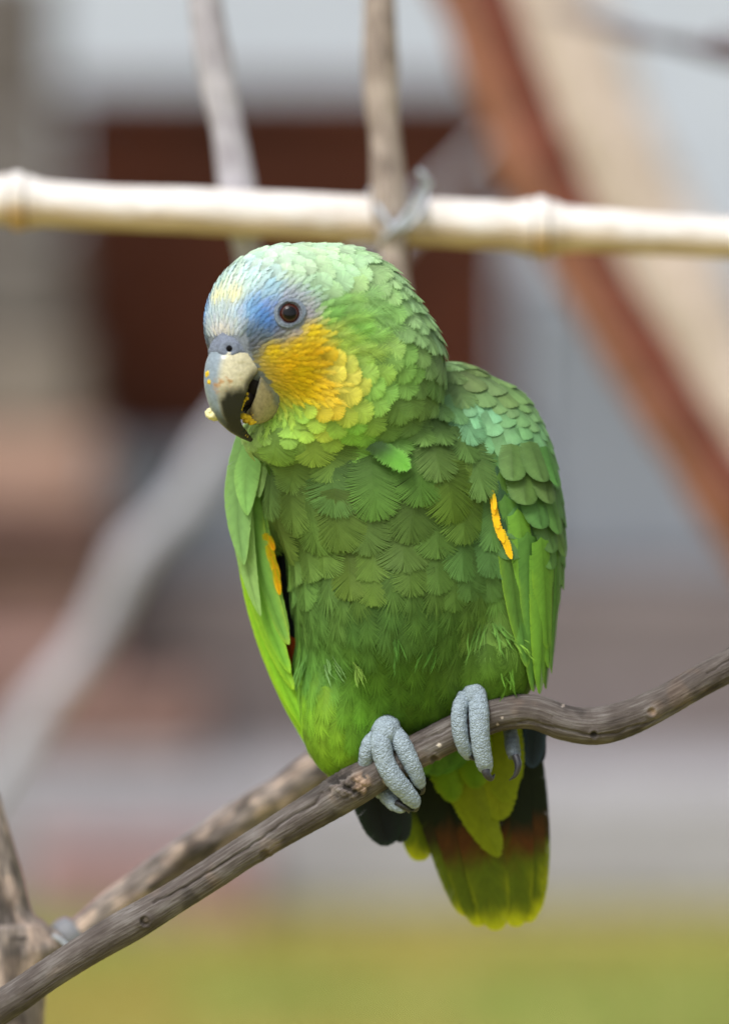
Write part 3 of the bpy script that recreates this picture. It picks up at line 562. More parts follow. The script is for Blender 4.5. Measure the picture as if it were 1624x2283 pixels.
# ---- eyes
def axes(n_):
    a_ = np.cross(n_, np.array([0, 1.0, 0.05])); a_ /= np.linalg.norm(a_); return a_, np.cross(n_, a_)
m_iris = bpy.data.materials.new('iris'); m_iris.use_nodes = True
b = m_iris.node_tree.nodes['Principled BSDF']; b.inputs['Roughness'].default_value = 0.25; b.inputs['Coat Weight'].default_value = 0.4; b.inputs['Coat Roughness'].default_value = 0.02
at = m_iris.node_tree.nodes.new('ShaderNodeAttribute'); at.attribute_name = 'Col'; m_iris.node_tree.links.new(at.outputs['Color'], b.inputs['Base Color'])
m_pup = material('pupil', rgba((6, 5, 6)), rough=0.06, spec=0.3, coat=0.0)
def make_eye(c, n_):
    R = 29.0; cc_ = c-n_*(R-9); v_, f_ = ball((0, 0, 0), R, n=40, m=48); a1, a2 = axes(n_)
    loc = v_.copy(); v_ = cc_+loc[:, 1:2]*n_+loc[:, 0:1]*a1+loc[:, 2:3]*a2
    rad = np.hypot(loc[:, 0], loc[:, 2])/R; col_ = np.where((rad < 0.80)[:, None], lin((62, 24, 14))*(0.6+0.8*smooth(0.5, 0.75, rad))[:, None], lin((28, 18, 16)))
    e_ = link('eye', mesh_data('eye', W(v_)-BASE, f_, col_), m_iris, parrot)
    v_, f_ = ball((0, 0, 0), 1, n=24, m=40); half = v_[:, 1] > -0.05; loc = v_.copy()
    v_ = cc_+n_*(R*0.865)+loc[:, 1:2]*n_*(R*0.142)+loc[:, 0:1]*a1*(R*0.50)+loc[:, 2:3]*a2*(R*0.50)
    link('pupil', mesh_data('pupil', W(v_)-BASE, f_), m_pup, e_)
    # wrinkled grey lids: rings of skin stepping outwards
    th = np.linspace(0, 2*np.pi, 97)[:-1]; rows_ = []; cl_ = []
    prof = [(24.5, 3.0), (25.5, 5.5), (27.0, 6.5), (28.5, 6.2), (30, 4.6), (31.5, 5.0), (33, 4.6), (34.5, 3.2), (36, 3.2), (38, 2.2), (40, 1.0), (43, -1), (48, -5)]
    for k_, (rr, hh) in enumerate(prof):
        wv = 1+(0.05*np.sin(2*th+0.6)+0.03*np.sin(3*th+1))*min(1, k_/6)+0.018*np.sin(7*th+k_)+0.02*(rng.random(96)-0.5)
        el = np.where(np.sin(th) > 0, 1.0, 1.0)
        px_ = c+a1*(np.cos(th)*rr*wv)[:, None]+a2*(np.sin(th)*rr*wv*0.97)[:, None]+n_*40
        sp, sn_ = snap(px_, 4) if k_ > 7 else (px_-n_*40, np.tile(n_, (96, 1)))
        bead = (0.9*np.sign(np.sin(th*22)) if k_ in (1, 2) else 0.8*(rng.random(96)-0.5)); rows_.append(sp+sn_*(hh+bead)[:, None])
        cl_.append(np.tile(lin((92, 92, 100)) if k_ < 2 else lin((124, 136, 150))*(0.7 if k_ in (4, 7) else 1.0), (96, 1))*(0.7+0.5*rng.random((96, 1))))
    v_ = np.vstack(rows_); n1, m1 = len(prof), 96; i = np.arange(n1-1)[:, None]*m1; j = np.arange(m1)[None, :]; j2 = (j+1) % m1
    link('eyelid', mesh_data('eyelid', W(v_)-BASE, np.stack([i+j, i+j2, i+m1+j2, i+m1+j], -1).reshape(-1, 4), np.vstack(cl_)), m_cere, parrot)
make_eye(EYE, EYE_N)
l_ = (EYE-BK)@HL; nl = EYE_N@HL; make_eye(EYE-2*l_*HL, EYE_N-2*nl*HL)

# ---- feet
m_foot = material('foot_scales', attr='Col', rough=0.7, spec=0.3, var=(500, 0.82, 1.12), bump=(620, 0.55, 0.0009, 0.25))
m_claw = material('claw_horn', rgba((44, 44, 48)), rough=0.3, spec=0.5, var=(600, 0.7, 1.4))
fcol = lin((150, 165, 176))
def toe(parent, pts, rad, name='toe', n=70, m=28, mat=None, dark=False):
    p3 = [U(*t) for t in pts]
    def dsp(u_, a_, r_, v_, nn_):
        f = np.sin(u_/3.6+0.8*np.sin(a_)+2*fbm(v_*0.06))**6; return -0.55*f+(fbm(v_*0.10+3)-0.5)*4.0 if mat is None else 0*u_
    v_, q_, u_, a_, r_, nn_ = tube(p3, rad, n, m, dsp)
    cr = np.sin(u_/3.6+0.8*np.sin(a_)+2*fbm(v_*0.06))**6; cc_ = (fcol*(0.45 if dark else 1.0))*(1-0.16*cr[:, None])*(0.85+0.3*fbm(v_*0.15))[:, None]
    return link(name, mesh_data(name, W(v_)-BASE, faces_of(q_), cc_), mat or m_foot, parent)
def foot(hub_pts, hub_r):
    p3 = [U(*t) for t in hub_pts]; v_, q_, u_, a_, r_, nn_ = tube(p3, hub_r, 60, 32, lambda u_, a_, r_, v_, nn_: (fbm(v_*0.08)-0.5)*5)
    return link('foot', mesh_data('foot', W(v_)-BASE, faces_of(q_), fcol*(0.8+0.35*fbm(v_*0.12))[:, None]), m_foot, parrot)
FD = DP-42
f1 = foot([(880, 1560, 110), (866, 1602, 70), (860, 1632, FD+14), (862, 1656, FD+8)], [15, 24, 33, 20])
toe(f1, [(852, 1630, FD+16), (848, 1655, FD-2), (858, 1700, FD-8), (880, 1738, FD-6), (903, 1764, FD+4), (922, 1787, FD+16), (928, 1796, FD+24)], [20, 25, 23, 23, 21, 17, 9])
toe(f1, [(878, 1630, FD+18), (892, 1652, FD+2), (910, 1688, FD-4), (926, 1722, FD+2), (935, 1745, FD+14), (938, 1756, FD+22)], [18, 21, 20, 18, 14, 7])
toe(f1, [(838, 1640, FD+22), (823, 1662, FD+10), (815, 1692, FD+16), (815, 1722, FD+46), (832, 1752, FD+84), (850, 1770, FD+70)], [19, 19, 17, 15, 14, 13])
toe(f1, [(850, 1752, FD+84), (862, 1776, FD+64), (878, 1792, FD+46), (894, 1803, FD+34), (901, 1808, FD+30)], [14, 17, 16, 12, 6], dark=False)
toe(f1, [(884, 1790, FD+34), (898, 1797, FD+24), (909, 1806, FD+24), (911, 1813, FD+30)], [9, 8, 5, 1], 'claw', 24, 14, m_claw)
toe(f1, [(930, 1742, FD+18), (940, 1754, FD+16), (942, 1766, FD+24), (934, 1772, FD+34)], [8, 7, 4, 1], 'claw', 24, 14, m_claw)
toe(f1, [(918, 1786, FD+22), (928, 1796, FD+26), (926, 1806, FD+36), (914, 1808, FD+46)], [8, 7, 4, 1], 'claw', 24, 14, m_claw)
f2 = foot([(1085, 1480, 120), (1068, 1520, 80), (1056, 1548, FD+22), (1052, 1572, FD+8)], [15, 23, 29, 20])
toe(f2, [(1036, 1550, FD+18), (1024, 1580, FD), (1023, 1618, FD-6), (1030, 1655, FD), (1040, 1680, FD+14), (1046, 1690, FD+24)], [17, 18, 18, 17, 14, 7])
toe(f2, [(1062, 1545, FD+16), (1066, 1585, FD-4), (1068, 1630, FD-10), (1073, 1672, FD-6), (1080, 1704, FD+4), (1085, 1722, FD+12)], [21, 23, 22, 21, 19, 10])
toe(f2, [(1086, 1560, FD+50), (1112, 1582, FD+80), (1130, 1612, FD+104), (1138, 1640, FD+92), (1142, 1668, FD+72), (1146, 1688, FD+62)], [16, 15, 15, 16, 17, 14], dark=True)
toe(f2, [(1148, 1684, FD+50), (1154, 1706, FD+42), (1148, 1728, FD+42), (1134, 1740, FD+46)], [9, 8, 5, 1], 'claw', 30, 14, m_claw)
toe(f2, [(1080, 1704, FD+2), (1084, 1726, FD-4), (1094, 1736, FD+2), (1102, 1726, FD+10)], [11, 9, 6, 1], 'claw', 30, 14, m_claw)
toe(f2, [(1040, 1672, FD+12), (1048, 1686, FD+10), (1056, 1692, FD+18), (1064, 1686, FD+28)], [9, 7, 4, 1], 'claw', 24, 14, m_claw)

# ---- feathers
class Plumes:
    def __init__(s): s.items = []
    def add(s, **k): s.items.append(k)
def feather_local(L, Wd, nb, fringe, tip=2.4, sweep=1.3, base=0.3, ragged=0.1, loose=0.0, fan=0.66, deep=0.82):
    """barbs as strips from the shaft to the edge: x across, y along, g 0..1 towards the edge"""
    e = np.linspace(0.08, 1.0, nb+1)
    def outl(q2):                          # q2 runs up the side (to 0.42) and then round the tip
        lo_q = np.clip(q2/0.42, 0, 1); th = np.clip((q2-0.42)/0.58, 0, 1)*np.pi/2
        x = (base+(1-base)*np.sin(lo_q*np.pi/2))*np.maximum(np.cos(th), 0)**(2/tip); y = 0.52*lo_q+0.48*np.sin(th)**(2/tip); return 0.5*Wd*x, L*y
    gs = np.array([0, deep*0.55, deep, 1.0]); V = []; G = []; B_ = []; E_ = []
    for sgn in (-1, 1):
        e0 = e[:-1]; e1 = e[1:]; jit = np.cumsum(rng.normal(0, 1, nb)); jit = (jit-np.linspace(jit[0], jit[-1], nb))*0.004*loose
        ln = 1-ragged*rng.random(nb)-0.25*ragged*(rng.random(nb) > 0.85); em = (e0+e1)/2
        for gi, g in enumerate(gs):
            ww = 1.04 if gi < 2 else (1.0-fringe*0.2 if gi < 3 else 1.0-fringe); hw = (e1-e0)/2*ww
            row = []
            for ss in (-1, 1):
                ee = np.clip(em+ss*hw+jit*g, 0.02, 1.0); ox, oy = outl(ee); ry = fan*L*(0.35*ee+0.65*oy/L)**sweep
                gg = g*ln if gi > 1 else g*np.ones(nb); x = sgn*(ox*gg-(0.012*Wd if g == 0 else 0)); y = ry+(oy-ry)*gg+L*0.03*g*(1-g)*4*0.5
                row.append(np.stack([x, y], -1))
            V.append(np.stack(row, 1)); G.append(np.full((nb, 2), g)); E_.append(np.repeat(em[:, None], 2, 1))
            B_.append(np.tile(np.arange(nb)[:, None]+(0 if sgn < 0 else nb), (1, 2)))
    V = np.stack(V, 1); G = np.stack(G, 1); E_ = np.stack(E_, 1); B_ = np.stack(B_, 1)     # nb, 8, 2, (2)
    idx = np.arange(nb*16).reshape(nb, 8, 2); Q = []
    for s0 in (0, 4):
        for g in range(3):
            a_ = np.stack([idx[:, s0+g, 0], idx[:, s0+g, 1], idx[:, s0+g+1, 1], idx[:, s0+g+1, 0]], -1); Q.append(a_ if s0 == 4 else a_[:, ::-1])
    side_ = np.tile(np.array([-1, 1])[None, None, :], (nb, 8, 1))
    return V.reshape(-1, 2), np.vstack(Q), G.ravel(), E_.ravel(), B_.ravel(), side_.ravel()
def build_feathers(items):
    """all feathers at once: lay flat in the tangent plane, wrap onto the body, lift towards the tip"""
    if not items: return []
    allP = []; allZ = []; allC = []; allX = []; allT = []; qs = []; sizes = []; n0 = 0; conf = []; N0 = []
    for it in items:
        L, Wd, nb = it['L'], it['W'], it['nb']
        xy, q_, g, e, bi, sd_ = feather_local(L, Wd, nb, it.get('fringe', 0.5), it.get('tip', 2.4), it.get('sweep', 1.3), it.get('base', 0.3), it.get('ragged', 0.1), it.get('loose', 1.0), it.get('fan', 0.66), it.get('deep', 0.82))
        dv = it['dir']; nn_ = it['n']; sv = np.cross(dv, nn_)
        tt = xy[:, 1]/L; x = xy[:, 0]+it.get('bow', 0.0)*L*4*tt*(1-tt); y = xy[:, 1]
        p_ = it['p']+dv*y[:, None]+sv*x[:, None]; t = y/L; xr = np.abs(xy[:, 0])/(0.5*Wd)
        z = it.get('z0', 0)+it.get('lift', 8)*t**1.4-it.get('cup', 0.10)*Wd*xr**2+sd_*it.get('tilt', 0.0012)*Wd*0.6
        z = z+(rng.random(2*nb)[bi]-0.5)*it.get('rough', 0.03)*Wd*g
        bj = 1+it.get('bjit', 0.16)*(rng.random(2*nb)[bi]-0.5); c0 = np.array(it['c0']); c1 = np.array(it['c1'])
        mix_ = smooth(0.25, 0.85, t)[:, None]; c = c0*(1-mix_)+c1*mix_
        if 'edge' in it: ed = (smooth(0.70, 1.0, np.maximum(g*smooth(0.15, 0.4, t), (t-0.8)*5))*it.get('edge_w', 0.5))[:, None]; c = c*(1-ed)+np.array(it['edge'])*ed
        if 'shaft' in it: c = np.where((g < 0.01)[:, None], np.array(it['shaft']), c)
        c = c*bj[:, None]; allX.append(np.clip(x/(0.5*Wd), -1.6, 1.6)); allT.append(t); allP.append(p_); allZ.append(z); allC.append(c); qs.append(q_); sizes.append(len(p_)); conf.append(np.full(len(p_), it.get('conform', 1.0))*(1-it.get('free', 0)*t**2)); 
    # the skin under each feather is sampled on a 5 x 5 grid and fitted with a quadratic patch
    gx_, gy_ = np.meshgrid(np.linspace(-1, 1, 5), np.linspace(0, 1, 5), indexing='ij'); gx_ = gx_.ravel(); gy_ = gy_.ravel()
    basis = lambda x, y: np.stack([np.ones_like(x), x, y, x*y, x*x, y*y], -1)
    inv = np.linalg.pinv(basis(gx_, gy_)); grid = []
    for it in items:
        sv = np.cross(it['dir'], it['n']); grid.append(it['p']+it['dir']*(gy_*it['L'])[:, None]+sv*(gx_*it['W']*0.5)[:, None])
    grid = np.vstack(grid); Sg, Ng = snap(grid, 3); dg = Sg-grid; ln = np.linalg.norm(dg, axis=1)[:, None]; dg = (dg*np.minimum(1, 70/(ln+1e-6))).reshape(len(items), 25, 3); Ng = Ng.reshape(len(items), 25, 3)
    Pf_ = []
    for k_, it in enumerate(items):
        B2 = basis(allX[k_], allT[k_]); dd = B2@(inv@dg[k_]); nn2 = B2@(inv@Ng[k_]); cf = conf[k_][:, None]
        nn2 = nn2*cf+it['n']*(1-cf); nn2 /= np.linalg.norm(nn2, axis=1)[:, None]; Pf_.append(allP[k_]+dd*cf+nn2*allZ[k_][:, None])
    Pf = np.vstack(Pf_)
    out = []; k_ = 0
    for it, sz, q_, c in zip(items, sizes, qs, allC):
        out.append((Pf[k_:k_+sz], q_, c)); k_ += sz
    return out
def join(parts):
    v_ = []; q_ = []; c = []; n_ = 0
    for a_, b_, d_ in parts: v_.append(a_); q_.append(b_+n_); c.append(d_); n_ += len(a_)
    return np.vstack(v_), np.vstack(q_), np.vstack(c)
m_plume = material('plumage', attr='Col', rough=0.62, spec=0.22, transl=0.22, var=(260, 0.92, 1.08))

# where feathers grow: dart throwing over the skin with a spacing that depends on the tract
def tract_dir(p, n_):
    away = p-hd(-30, 0, -10); fold = p; d_ = np.linalg.norm(away, axis=1); away = away/d_[:, None]
    down = np.tile(np.array([0.0, 1.0, 0.0]), (len(p), 1)); down[:, 2] += 0.35*smooth(1300, 1700, p[:, 1])
    down[:, 0] += np.clip((p[:, 0]-870)/600, -0.4, 0.4)*smooth(1150, 1000, p[:, 1])
    w = smooth(290, 480, d_); w = np.maximum(w, smooth(880, 960, p[:, 1])*0.75); v_ = away*(1-w)[:, None]+down*w[:, None]
    v_ = v_-n_*(v_*n_).sum(1)[:, None]; v_ += (rng.random(v_.shape)-0.5)*0.22; v_ = v_-n_*(v_*n_).sum(1)[:, None]
    return v_/(np.linalg.norm(v_, axis=1)[:, None]+1e-9)
def wing_zone(im, p):
    r_ = (im[:, 0] > np.interp(im[:, 1], [820, 900, 1000, 1080, 1200, 1300, 1450, 1560], [1010, 1035, 1060, 1085, 1128, 1142, 1155, 1200])) & (im[:, 1] > 830)
    l_ = (im[:, 0] < np.interp(im[:, 1], [960, 1050, 1180, 1300, 1430, 1500, 1600, 1720], [545, 566, 585, 626, 645, 652, 668, 690])) & (im[:, 1] > 985)
    return r_, l_
tri = bq; pa_ = bv[tri]; ar = np.linalg.norm(np.cross(pa_[:, 1]-pa_[:, 0], pa_[:, 3]-pa_[:, 0]), axis=1)
NC = 26000; pick = rng.choice(len(tri), NC, p=ar/ar.sum()); w1, w2 = rng.random((2, NC, 1)); qq = pa_[pick]
cp = (qq[:, 0]*(1-w1)+qq[:, 1]*w1)*(1-w2)+(qq[:, 3]*(1-w1)+qq[:, 2]*w1)*w2
cp2 = cp[rng.random(NC) < 1.0]; head_extra = hit(rng.uniform(450, 800, 7000), rng.uniform(540, 990, 7000)); head_extra = head_extra[head_extra[:, 2] < 300]
cp = np.vstack([head_extra, cp]); cp, cn = snap(cp, 2)
im = to_img(mirror_head(cp)); imr = to_img(cp); dB = np.linalg.norm(mirror_head(cp)-hd(-40, 20, 0), axis=1); dE = np.linalg.norm(mirror_head(cp)-EYE, axis=1)
yel = np.minimum(seg_dist(im, [(600, 785), (655, 770), (700, 740)]), seg_dist(im, [(650, 810), (690, 850), (730, 870)]))
sp = np.interp(cp[:, 1], [520, 760, 900, 985, 1030, 1200, 1330, 1500, 1650, 1800], [26, 30, 36, 40, 62, 60, 40, 36, 30, 30])
sp = np.where((cp[:, 1] < 985), np.minimum(sp, np.interp(dB, [90, 150, 230, 330, 420], [8, 11, 21, 30, 40])), sp)
sp = np.where((cp[:, 1] < 985) & (dE < 90), np.minimum(sp, np.interp(dE, [34, 60, 90], [6, 10, 16])), sp); sp = np.where((yel < 40) & (cp[:, 2] < 60), np.minimum(sp, 14), sp)
back = (cp[:, 2] > 230) & (cp[:, 1] > 800); sp = np.where(back, 52, sp)
rz, lz = wing_zone(imr, cp); keep = ~bare_mask(cp); sp = np.where(rz & ~back, np.interp(imr[:, 1], [820, 870, 900, 1000, 1150], [38, 34, 24, 31, 44]), sp); sp = np.where(lz, 34, sp)
keep &= ~(rz & (imr[:, 1] > 1300) & ~back); keep &= ~(lz & (imr[:, 1] > 1080) & ~back)
keep &= ~((imr[:, 1] > 1745) & (cp[:, 2] > 120)); order = np.arange(len(cp))
acc = np.zeros((6000, 3)); ar_ = np.zeros(6000); na = 0; sel = []
for i in order:
    if not keep[i]: continue
    if na:
        d_ = acc[:na]-cp[i]
        if ((d_*d_).sum(1) < (0.5*(ar_[:na]+sp[i]))**2).any(): continue
    acc[na] = cp[i]; ar_[na] = sp[i]; na += 1; sel.append(i)
    if na >= 5990: break
sel = np.array(sel); sp_ = sp[sel]; fp = cp[sel]; fn = cn[sel]; fd = tract_dir(fp, fn); fi = im[sel]; fr = imr[sel]; frz = rz[sel] & (fp[:, 2] < 230); flz = lz[sel] & (fp[:, 2] < 230)
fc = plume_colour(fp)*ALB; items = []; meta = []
for i in range(len(sel)):
    s = sp_[i]; y = fp[i, 1]; c = fc[i]*rng.uniform(0.9, 1.1)*np.array([rng.uniform(0.95, 1.05), 1, rng.uniform(0.92, 1.08)]); on_head = y < 985 and np.linalg.norm(fp[i]-hd(-30, 0, -10)) < 520
    it = dict(dir=fd[i], n=fn[i], p=fp[i]-fd[i]*s*1.1, c0=c*0.6, c1=c, z0=1.0+rng.uniform(0, 0.06)*s)  # roots coloured darker: grey bases plus painted shade between feathers
    if frz[i] or flz[i]:
        it.update(L=s*2.6, W=s*2.0, nb=26, fringe=0.15, ragged=0.05, lift=s*0.16, cup=0.09, rough=0.008, tip=2.5, edge=c*0.8, edge_w=0.45, bjit=0.10, loose=0.5)
    elif on_head and s < 17:
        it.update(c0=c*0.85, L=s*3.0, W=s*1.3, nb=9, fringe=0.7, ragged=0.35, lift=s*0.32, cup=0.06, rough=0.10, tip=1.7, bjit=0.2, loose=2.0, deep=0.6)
    elif on_head:
        ruff = smooth(250, 420, np.linalg.norm(fp[i]-hd(-30, 0, -10)))
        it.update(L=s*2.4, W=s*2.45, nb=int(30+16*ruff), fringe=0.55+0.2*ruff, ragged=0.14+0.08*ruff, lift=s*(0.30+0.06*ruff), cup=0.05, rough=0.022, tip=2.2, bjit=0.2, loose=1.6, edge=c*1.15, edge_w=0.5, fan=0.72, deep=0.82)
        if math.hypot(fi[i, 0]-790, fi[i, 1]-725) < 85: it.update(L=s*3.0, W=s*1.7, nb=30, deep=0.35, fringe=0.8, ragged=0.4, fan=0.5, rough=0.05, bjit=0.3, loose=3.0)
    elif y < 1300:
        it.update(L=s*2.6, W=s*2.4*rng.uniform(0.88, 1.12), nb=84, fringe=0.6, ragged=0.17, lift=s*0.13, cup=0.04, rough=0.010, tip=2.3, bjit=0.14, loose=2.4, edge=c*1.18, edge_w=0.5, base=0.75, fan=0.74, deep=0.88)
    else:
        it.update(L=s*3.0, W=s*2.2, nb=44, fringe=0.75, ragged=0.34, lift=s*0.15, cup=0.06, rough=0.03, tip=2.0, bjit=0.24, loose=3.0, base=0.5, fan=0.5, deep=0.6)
    if fp[i, 2] > 230: it['nb'] = 14
    vis = (-(fn[i, 2])) > 0.1; items.append(it); meta.append((it['L']*it['W']*max(0.0, -fn[i, 2]+0.15) if vis and not (frz[i] or flz[i]) else 0.0, 'wing' if (frz[i] or flz[i]) else 'body', frz[i]))
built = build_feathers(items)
area = np.array([m_[0] for m_ in meta]); top = set(np.argsort(-area)[:295].tolist()); rest = []; wing_parts = {True: [], False: []}
for i, b_ in enumerate(built):
    if meta[i][1] == 'wing': wing_parts[bool(meta[i][2])].append(b_); continue
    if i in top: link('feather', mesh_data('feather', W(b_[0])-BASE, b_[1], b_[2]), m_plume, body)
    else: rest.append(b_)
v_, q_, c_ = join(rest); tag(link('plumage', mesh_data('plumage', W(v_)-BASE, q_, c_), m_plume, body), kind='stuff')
print('feathers', len(built), 'rest', len(rest))

# ---- wings: long flight feathers and coverts laid by hand over the covert shell
def make_wing(rightside):
    parts = wing_parts[rightside]; w_ = empty('wing', (0, 0, 0)); w_.parent = parrot
    for b_ in parts: link('covert_feather', mesh_data('covert_feather', W(b_[0])-BASE, b_[1], b_[2]), m_plume, w_)
    return w_
wingR = make_wing(True); wingL = make_wing(False)
def long_feather(parent, name, r0, r1, Wd, c, edge=None, d0=None, d1=None, z=6, lift=4, tip=2.0, bow=0.0, nb=34, c0=None, free=0.0, fringe=0.05, edge_w=0.6, cup=0.08, conform=None, ragged=0.03, twist=0.0, shaft=True, flat=None):
    """flight feather from root pixel r0 to tip pixel r1; depths from the body unless given"""
    a_ = snap(hit(*r0))[0][0] if d0 is None else U(r0[0], r0[1], d0)
    b_ = snap(hit(*r1))[0][0] if d1 is None else U(r1[0], r1[1], d1)
    if d0 is None and a_[2] > 420: a_ = U(r0[0], r0[1], 190)
    if d1 is None and abs(b_[2]-a_[2]) > 160: b_ = U(r1[0], r1[1], a_[2]+40)
    dv = b_-a_; L = np.linalg.norm(dv); dv /= L; n_ = grad(((a_+b_)/2)[None])[0][0] if d0 is None else np.array([0, 0, -1.0])
    if twist: n_ = n_+twist*np.array([1.0, 0, 0])
    if flat is not None: n_ = np.array(flat, float)
    n_ = n_-dv*(n_@dv); n_ /= np.linalg.norm(n_); fx = np.array([1.3, 0.98, 1.1])*ALB; c = lin(c)*fx*rng.uniform(0.92, 1.08); e_ = lin(edge)*fx if edge is not None else c*1.25
    it = dict(dir=dv, n=n_, p=a_, L=L, W=Wd, nb=nb, c0=lin(c0)*ALB if c0 is not None else c*0.8, c1=c, edge=e_, edge_w=edge_w, fringe=fringe, ragged=ragged, lift=lift, z0=z, tip=tip, cup=cup, rough=0.006, bjit=0.08, loose=0.3, bow=bow, base=0.6, sweep=1.12,
              fan=0.9, conform=(1.0 if d0 is None else 0.0) if conform is None else conform, free=free, tilt=0.004)
    if shaft: it['shaft'] = c*0.7
    b2 = build_feathers([it])[0]; return link(name, mesh_data(name, W(b2[0])-BASE, b2[1], b2[2]), m_plume, parent)
G1, G2, G3, YE = (84, 146, 58), (104, 172, 56), (76, 128, 44), (150, 200, 40)
# bird's left wing (inner secondaries first, outer ones over them, coverts last)
for k_, (r0, r1, wd, c) in enumerate([((1098, 1020), (1150, 1390), 56, (52, 96, 56)), ((1106, 1030), (1150, 1450), 52, G3), ((1118, 1080), (1160, 1485), 54, G1), ((1140, 1110), (1176, 1510), 58, G2), ((1160, 1160), (1188, 1545), 60, G1),
                                     ((1215, 1180), (1248, 1510), 60, G1), ((1200, 1220), (1232, 1548), 64, G3), ((1196, 1240), (1215, 1490), 58, G2), ((1178, 1200), (1200, 1550), 58, G2), ((1180, 1180), (1190, 1445), 54, G2)]):
    long_feather(wingR, 'flight_feather', r0, r1, wd, c, edge=(122, 178, 44), z=7+2.0*k_, lift=4, free=0.2, cup=0.10, edge_w=0.5, nb=48)
for k_, (x, y, wd, ln) in enumerate([(1198, 1205, 56, 110), (1222, 1190, 46, 105), (1196, 1170, 60, 100), (1176, 1120, 66, 96), (1208, 1130, 56, 96), (1150, 1080, 66, 90), (1192, 1080, 60, 90), (1130, 1040, 56, 80), (1172, 1035, 58, 82), (1204, 1045, 46, 84)]):
    long_feather(wingR, 'covert_feather', (x-8+rng.normal(0, 5), y-ln*0.6), (x+6+rng.normal(0, 4), y+ln*0.55+rng.normal(0, 5)), wd*1.1, (82+rng.integers(-8, 8), 134+rng.integers(-10, 10), 62), edge=(64, 106, 50), z=4+1.2*k_, lift=22, tip=2.3, nb=44, cup=0.07, edge_w=0.5, fringe=0.3, ragged=0.06)
for k_, (r0, r1, wd) in enumerate([((1084, 1090), (1102, 1150), 24), ((1092, 1115), (1112, 1180), 24), ((1100, 1145), (1122, 1210), 22), ((1110, 1175), (1130, 1245), 20), ((1088, 1100), (1100, 1140), 18)]):
    long_feather(wingR, 'yellow_edge_feather', (r0[0]+rng.normal(0, 2), r0[1]), (r1[0]+rng.normal(0, 3), r1[1]), wd*0.85, (214+10*(k_ % 3), 182+6*(k_ % 3), 10), edge=(236, 214, 40), z=12+2*k_, lift=8, nb=20, fringe=0.5, ragged=0.2, shaft=False, c0=(200, 170, 20))
long_feather(wingR, 'flight_feather', (1190, 1420), (1212, 1560), 30, (96, 44, 22), edge=(120, 60, 26), z=2, lift=2)
long_feather(wingR, 'flight_feather', (1226, 1440), (1238, 1548), 26, (150, 96, 36), edge=(190, 150, 50), z=6, lift=2)
# bird's right wing, seen nearly edge-on; first two, blue-black, paint the gap's shade
for k_, (r0, r1, wd, c, e_, d0, d1, bow) in enumerate([((598, 1080), (664, 1560), 84, (22, 28, 32), (30, 40, 44), 175, 205, 0.02), ((610, 1100), (668, 1590), 64, (26, 34, 38), (34, 46, 50), 165, 200, 0.0), ((642, 1400), (672, 1630), 44, (150, 66, 20), (176, 88, 26), 170, 196, 0.0),
        ((576, 1010), (606, 1345), 46, (66, 124, 66), (78, 140, 66), 106, 140, 0.04), ((566, 1010), (643, 1420), 54, (92, 158, 66), (140, 196, 70), 96, 130, 0.065), ((560, 1005), (645, 1438), 54, (106, 172, 70), (160, 210, 70), 92, 126, 0.075),
        ((556, 1000), (648, 1502), 56, (110, 184, 60), (150, 214, 50), 98, 136, 0.08), ((550, 1000), (656, 1538), 56, (120, 192, 52), (160, 220, 50), 104, 146, 0.085), ((545, 1000), (694, 1645), 58, (118, 192, 44), (160, 220, 50), 110, 160, 0.088),
        ((540, 990), (724, 1702), 58, (112, 190, 38), (160, 218, 40), 118, 174, 0.092), ((538, 985), (746, 1740), 56, (100, 178, 32), (150, 214, 40), 126, 186, 0.093)]):
    long_feather(wingL, 'flight_feather', r0, r1, wd, c, edge=e_, d0=d0, d1=d1, z=0, lift=3, cup=0.14, bow=bow, flat=(-0.45, 0, -0.9), nb=44)
for k_, (r0, r1, wd, d0, d1) in enumerate([((552, 975), (582, 1375), 56, 84, 108), ((562, 930), (545, 1260), 74, 82, 90), ((574, 950), (552, 1150), 66, 76, 80), ((588, 955), (578, 1110), 56, 74, 84)]):
    long_feather(wingL, 'covert_feather', r0, r1, wd, (116+rng.integers(-6, 8), 178+rng.integers(-8, 8), 92), edge=(124, 180, 88), d0=d0, d1=d1, z=0, lift=2, tip=1.5, nb=44, edge_w=0.4, bow=0.075, flat=(-0.4, 0, -0.9))
for k_, (r0, r1, wd) in enumerate([((590, 1185), (602, 1235), 22), ((596, 1210), (612, 1262), 22), ((604, 1235), (620, 1292), 20), ((612, 1262), (626, 1325), 18), ((598, 1190), (604, 1225), 16)]):
    long_feather(wingL, 'yellow_edge_feather', (r0[0]+rng.normal(0, 2), r0[1]), (r1[0]+rng.normal(0, 4), r1[1]), wd*0.9, (198+8*k_, 184, 14), edge=(214, 200, 30), d0=112, d1=124, z=2*k_, lift=2, nb=14, fringe=0.3, c0=(180, 170, 20))
# wing tips hanging below the perch
for (r0, r1, wd, c, e_, d0, d1) in [((800, 1640), (866, 1886), 112, (20, 30, 30), (30, 58, 36), 215, 255), ((830, 1650), (898, 1878), 84, (24, 36, 34), (34, 54, 40), 222, 262), ((1200, 1560), (1184, 1712), 54, (34, 52, 62), (60, 90, 110), 250, 270), ((1180, 1560), (1206, 1700), 40, (22, 30, 34), (40, 56, 66), 262, 282)]:
    long_feather(wingL if r0[0] < 900 else wingR, 'flight_feather', r0, r1, wd, c, edge=e_, d0=d0, d1=d1, z=0, lift=0, tip=2.2, cup=0.12)

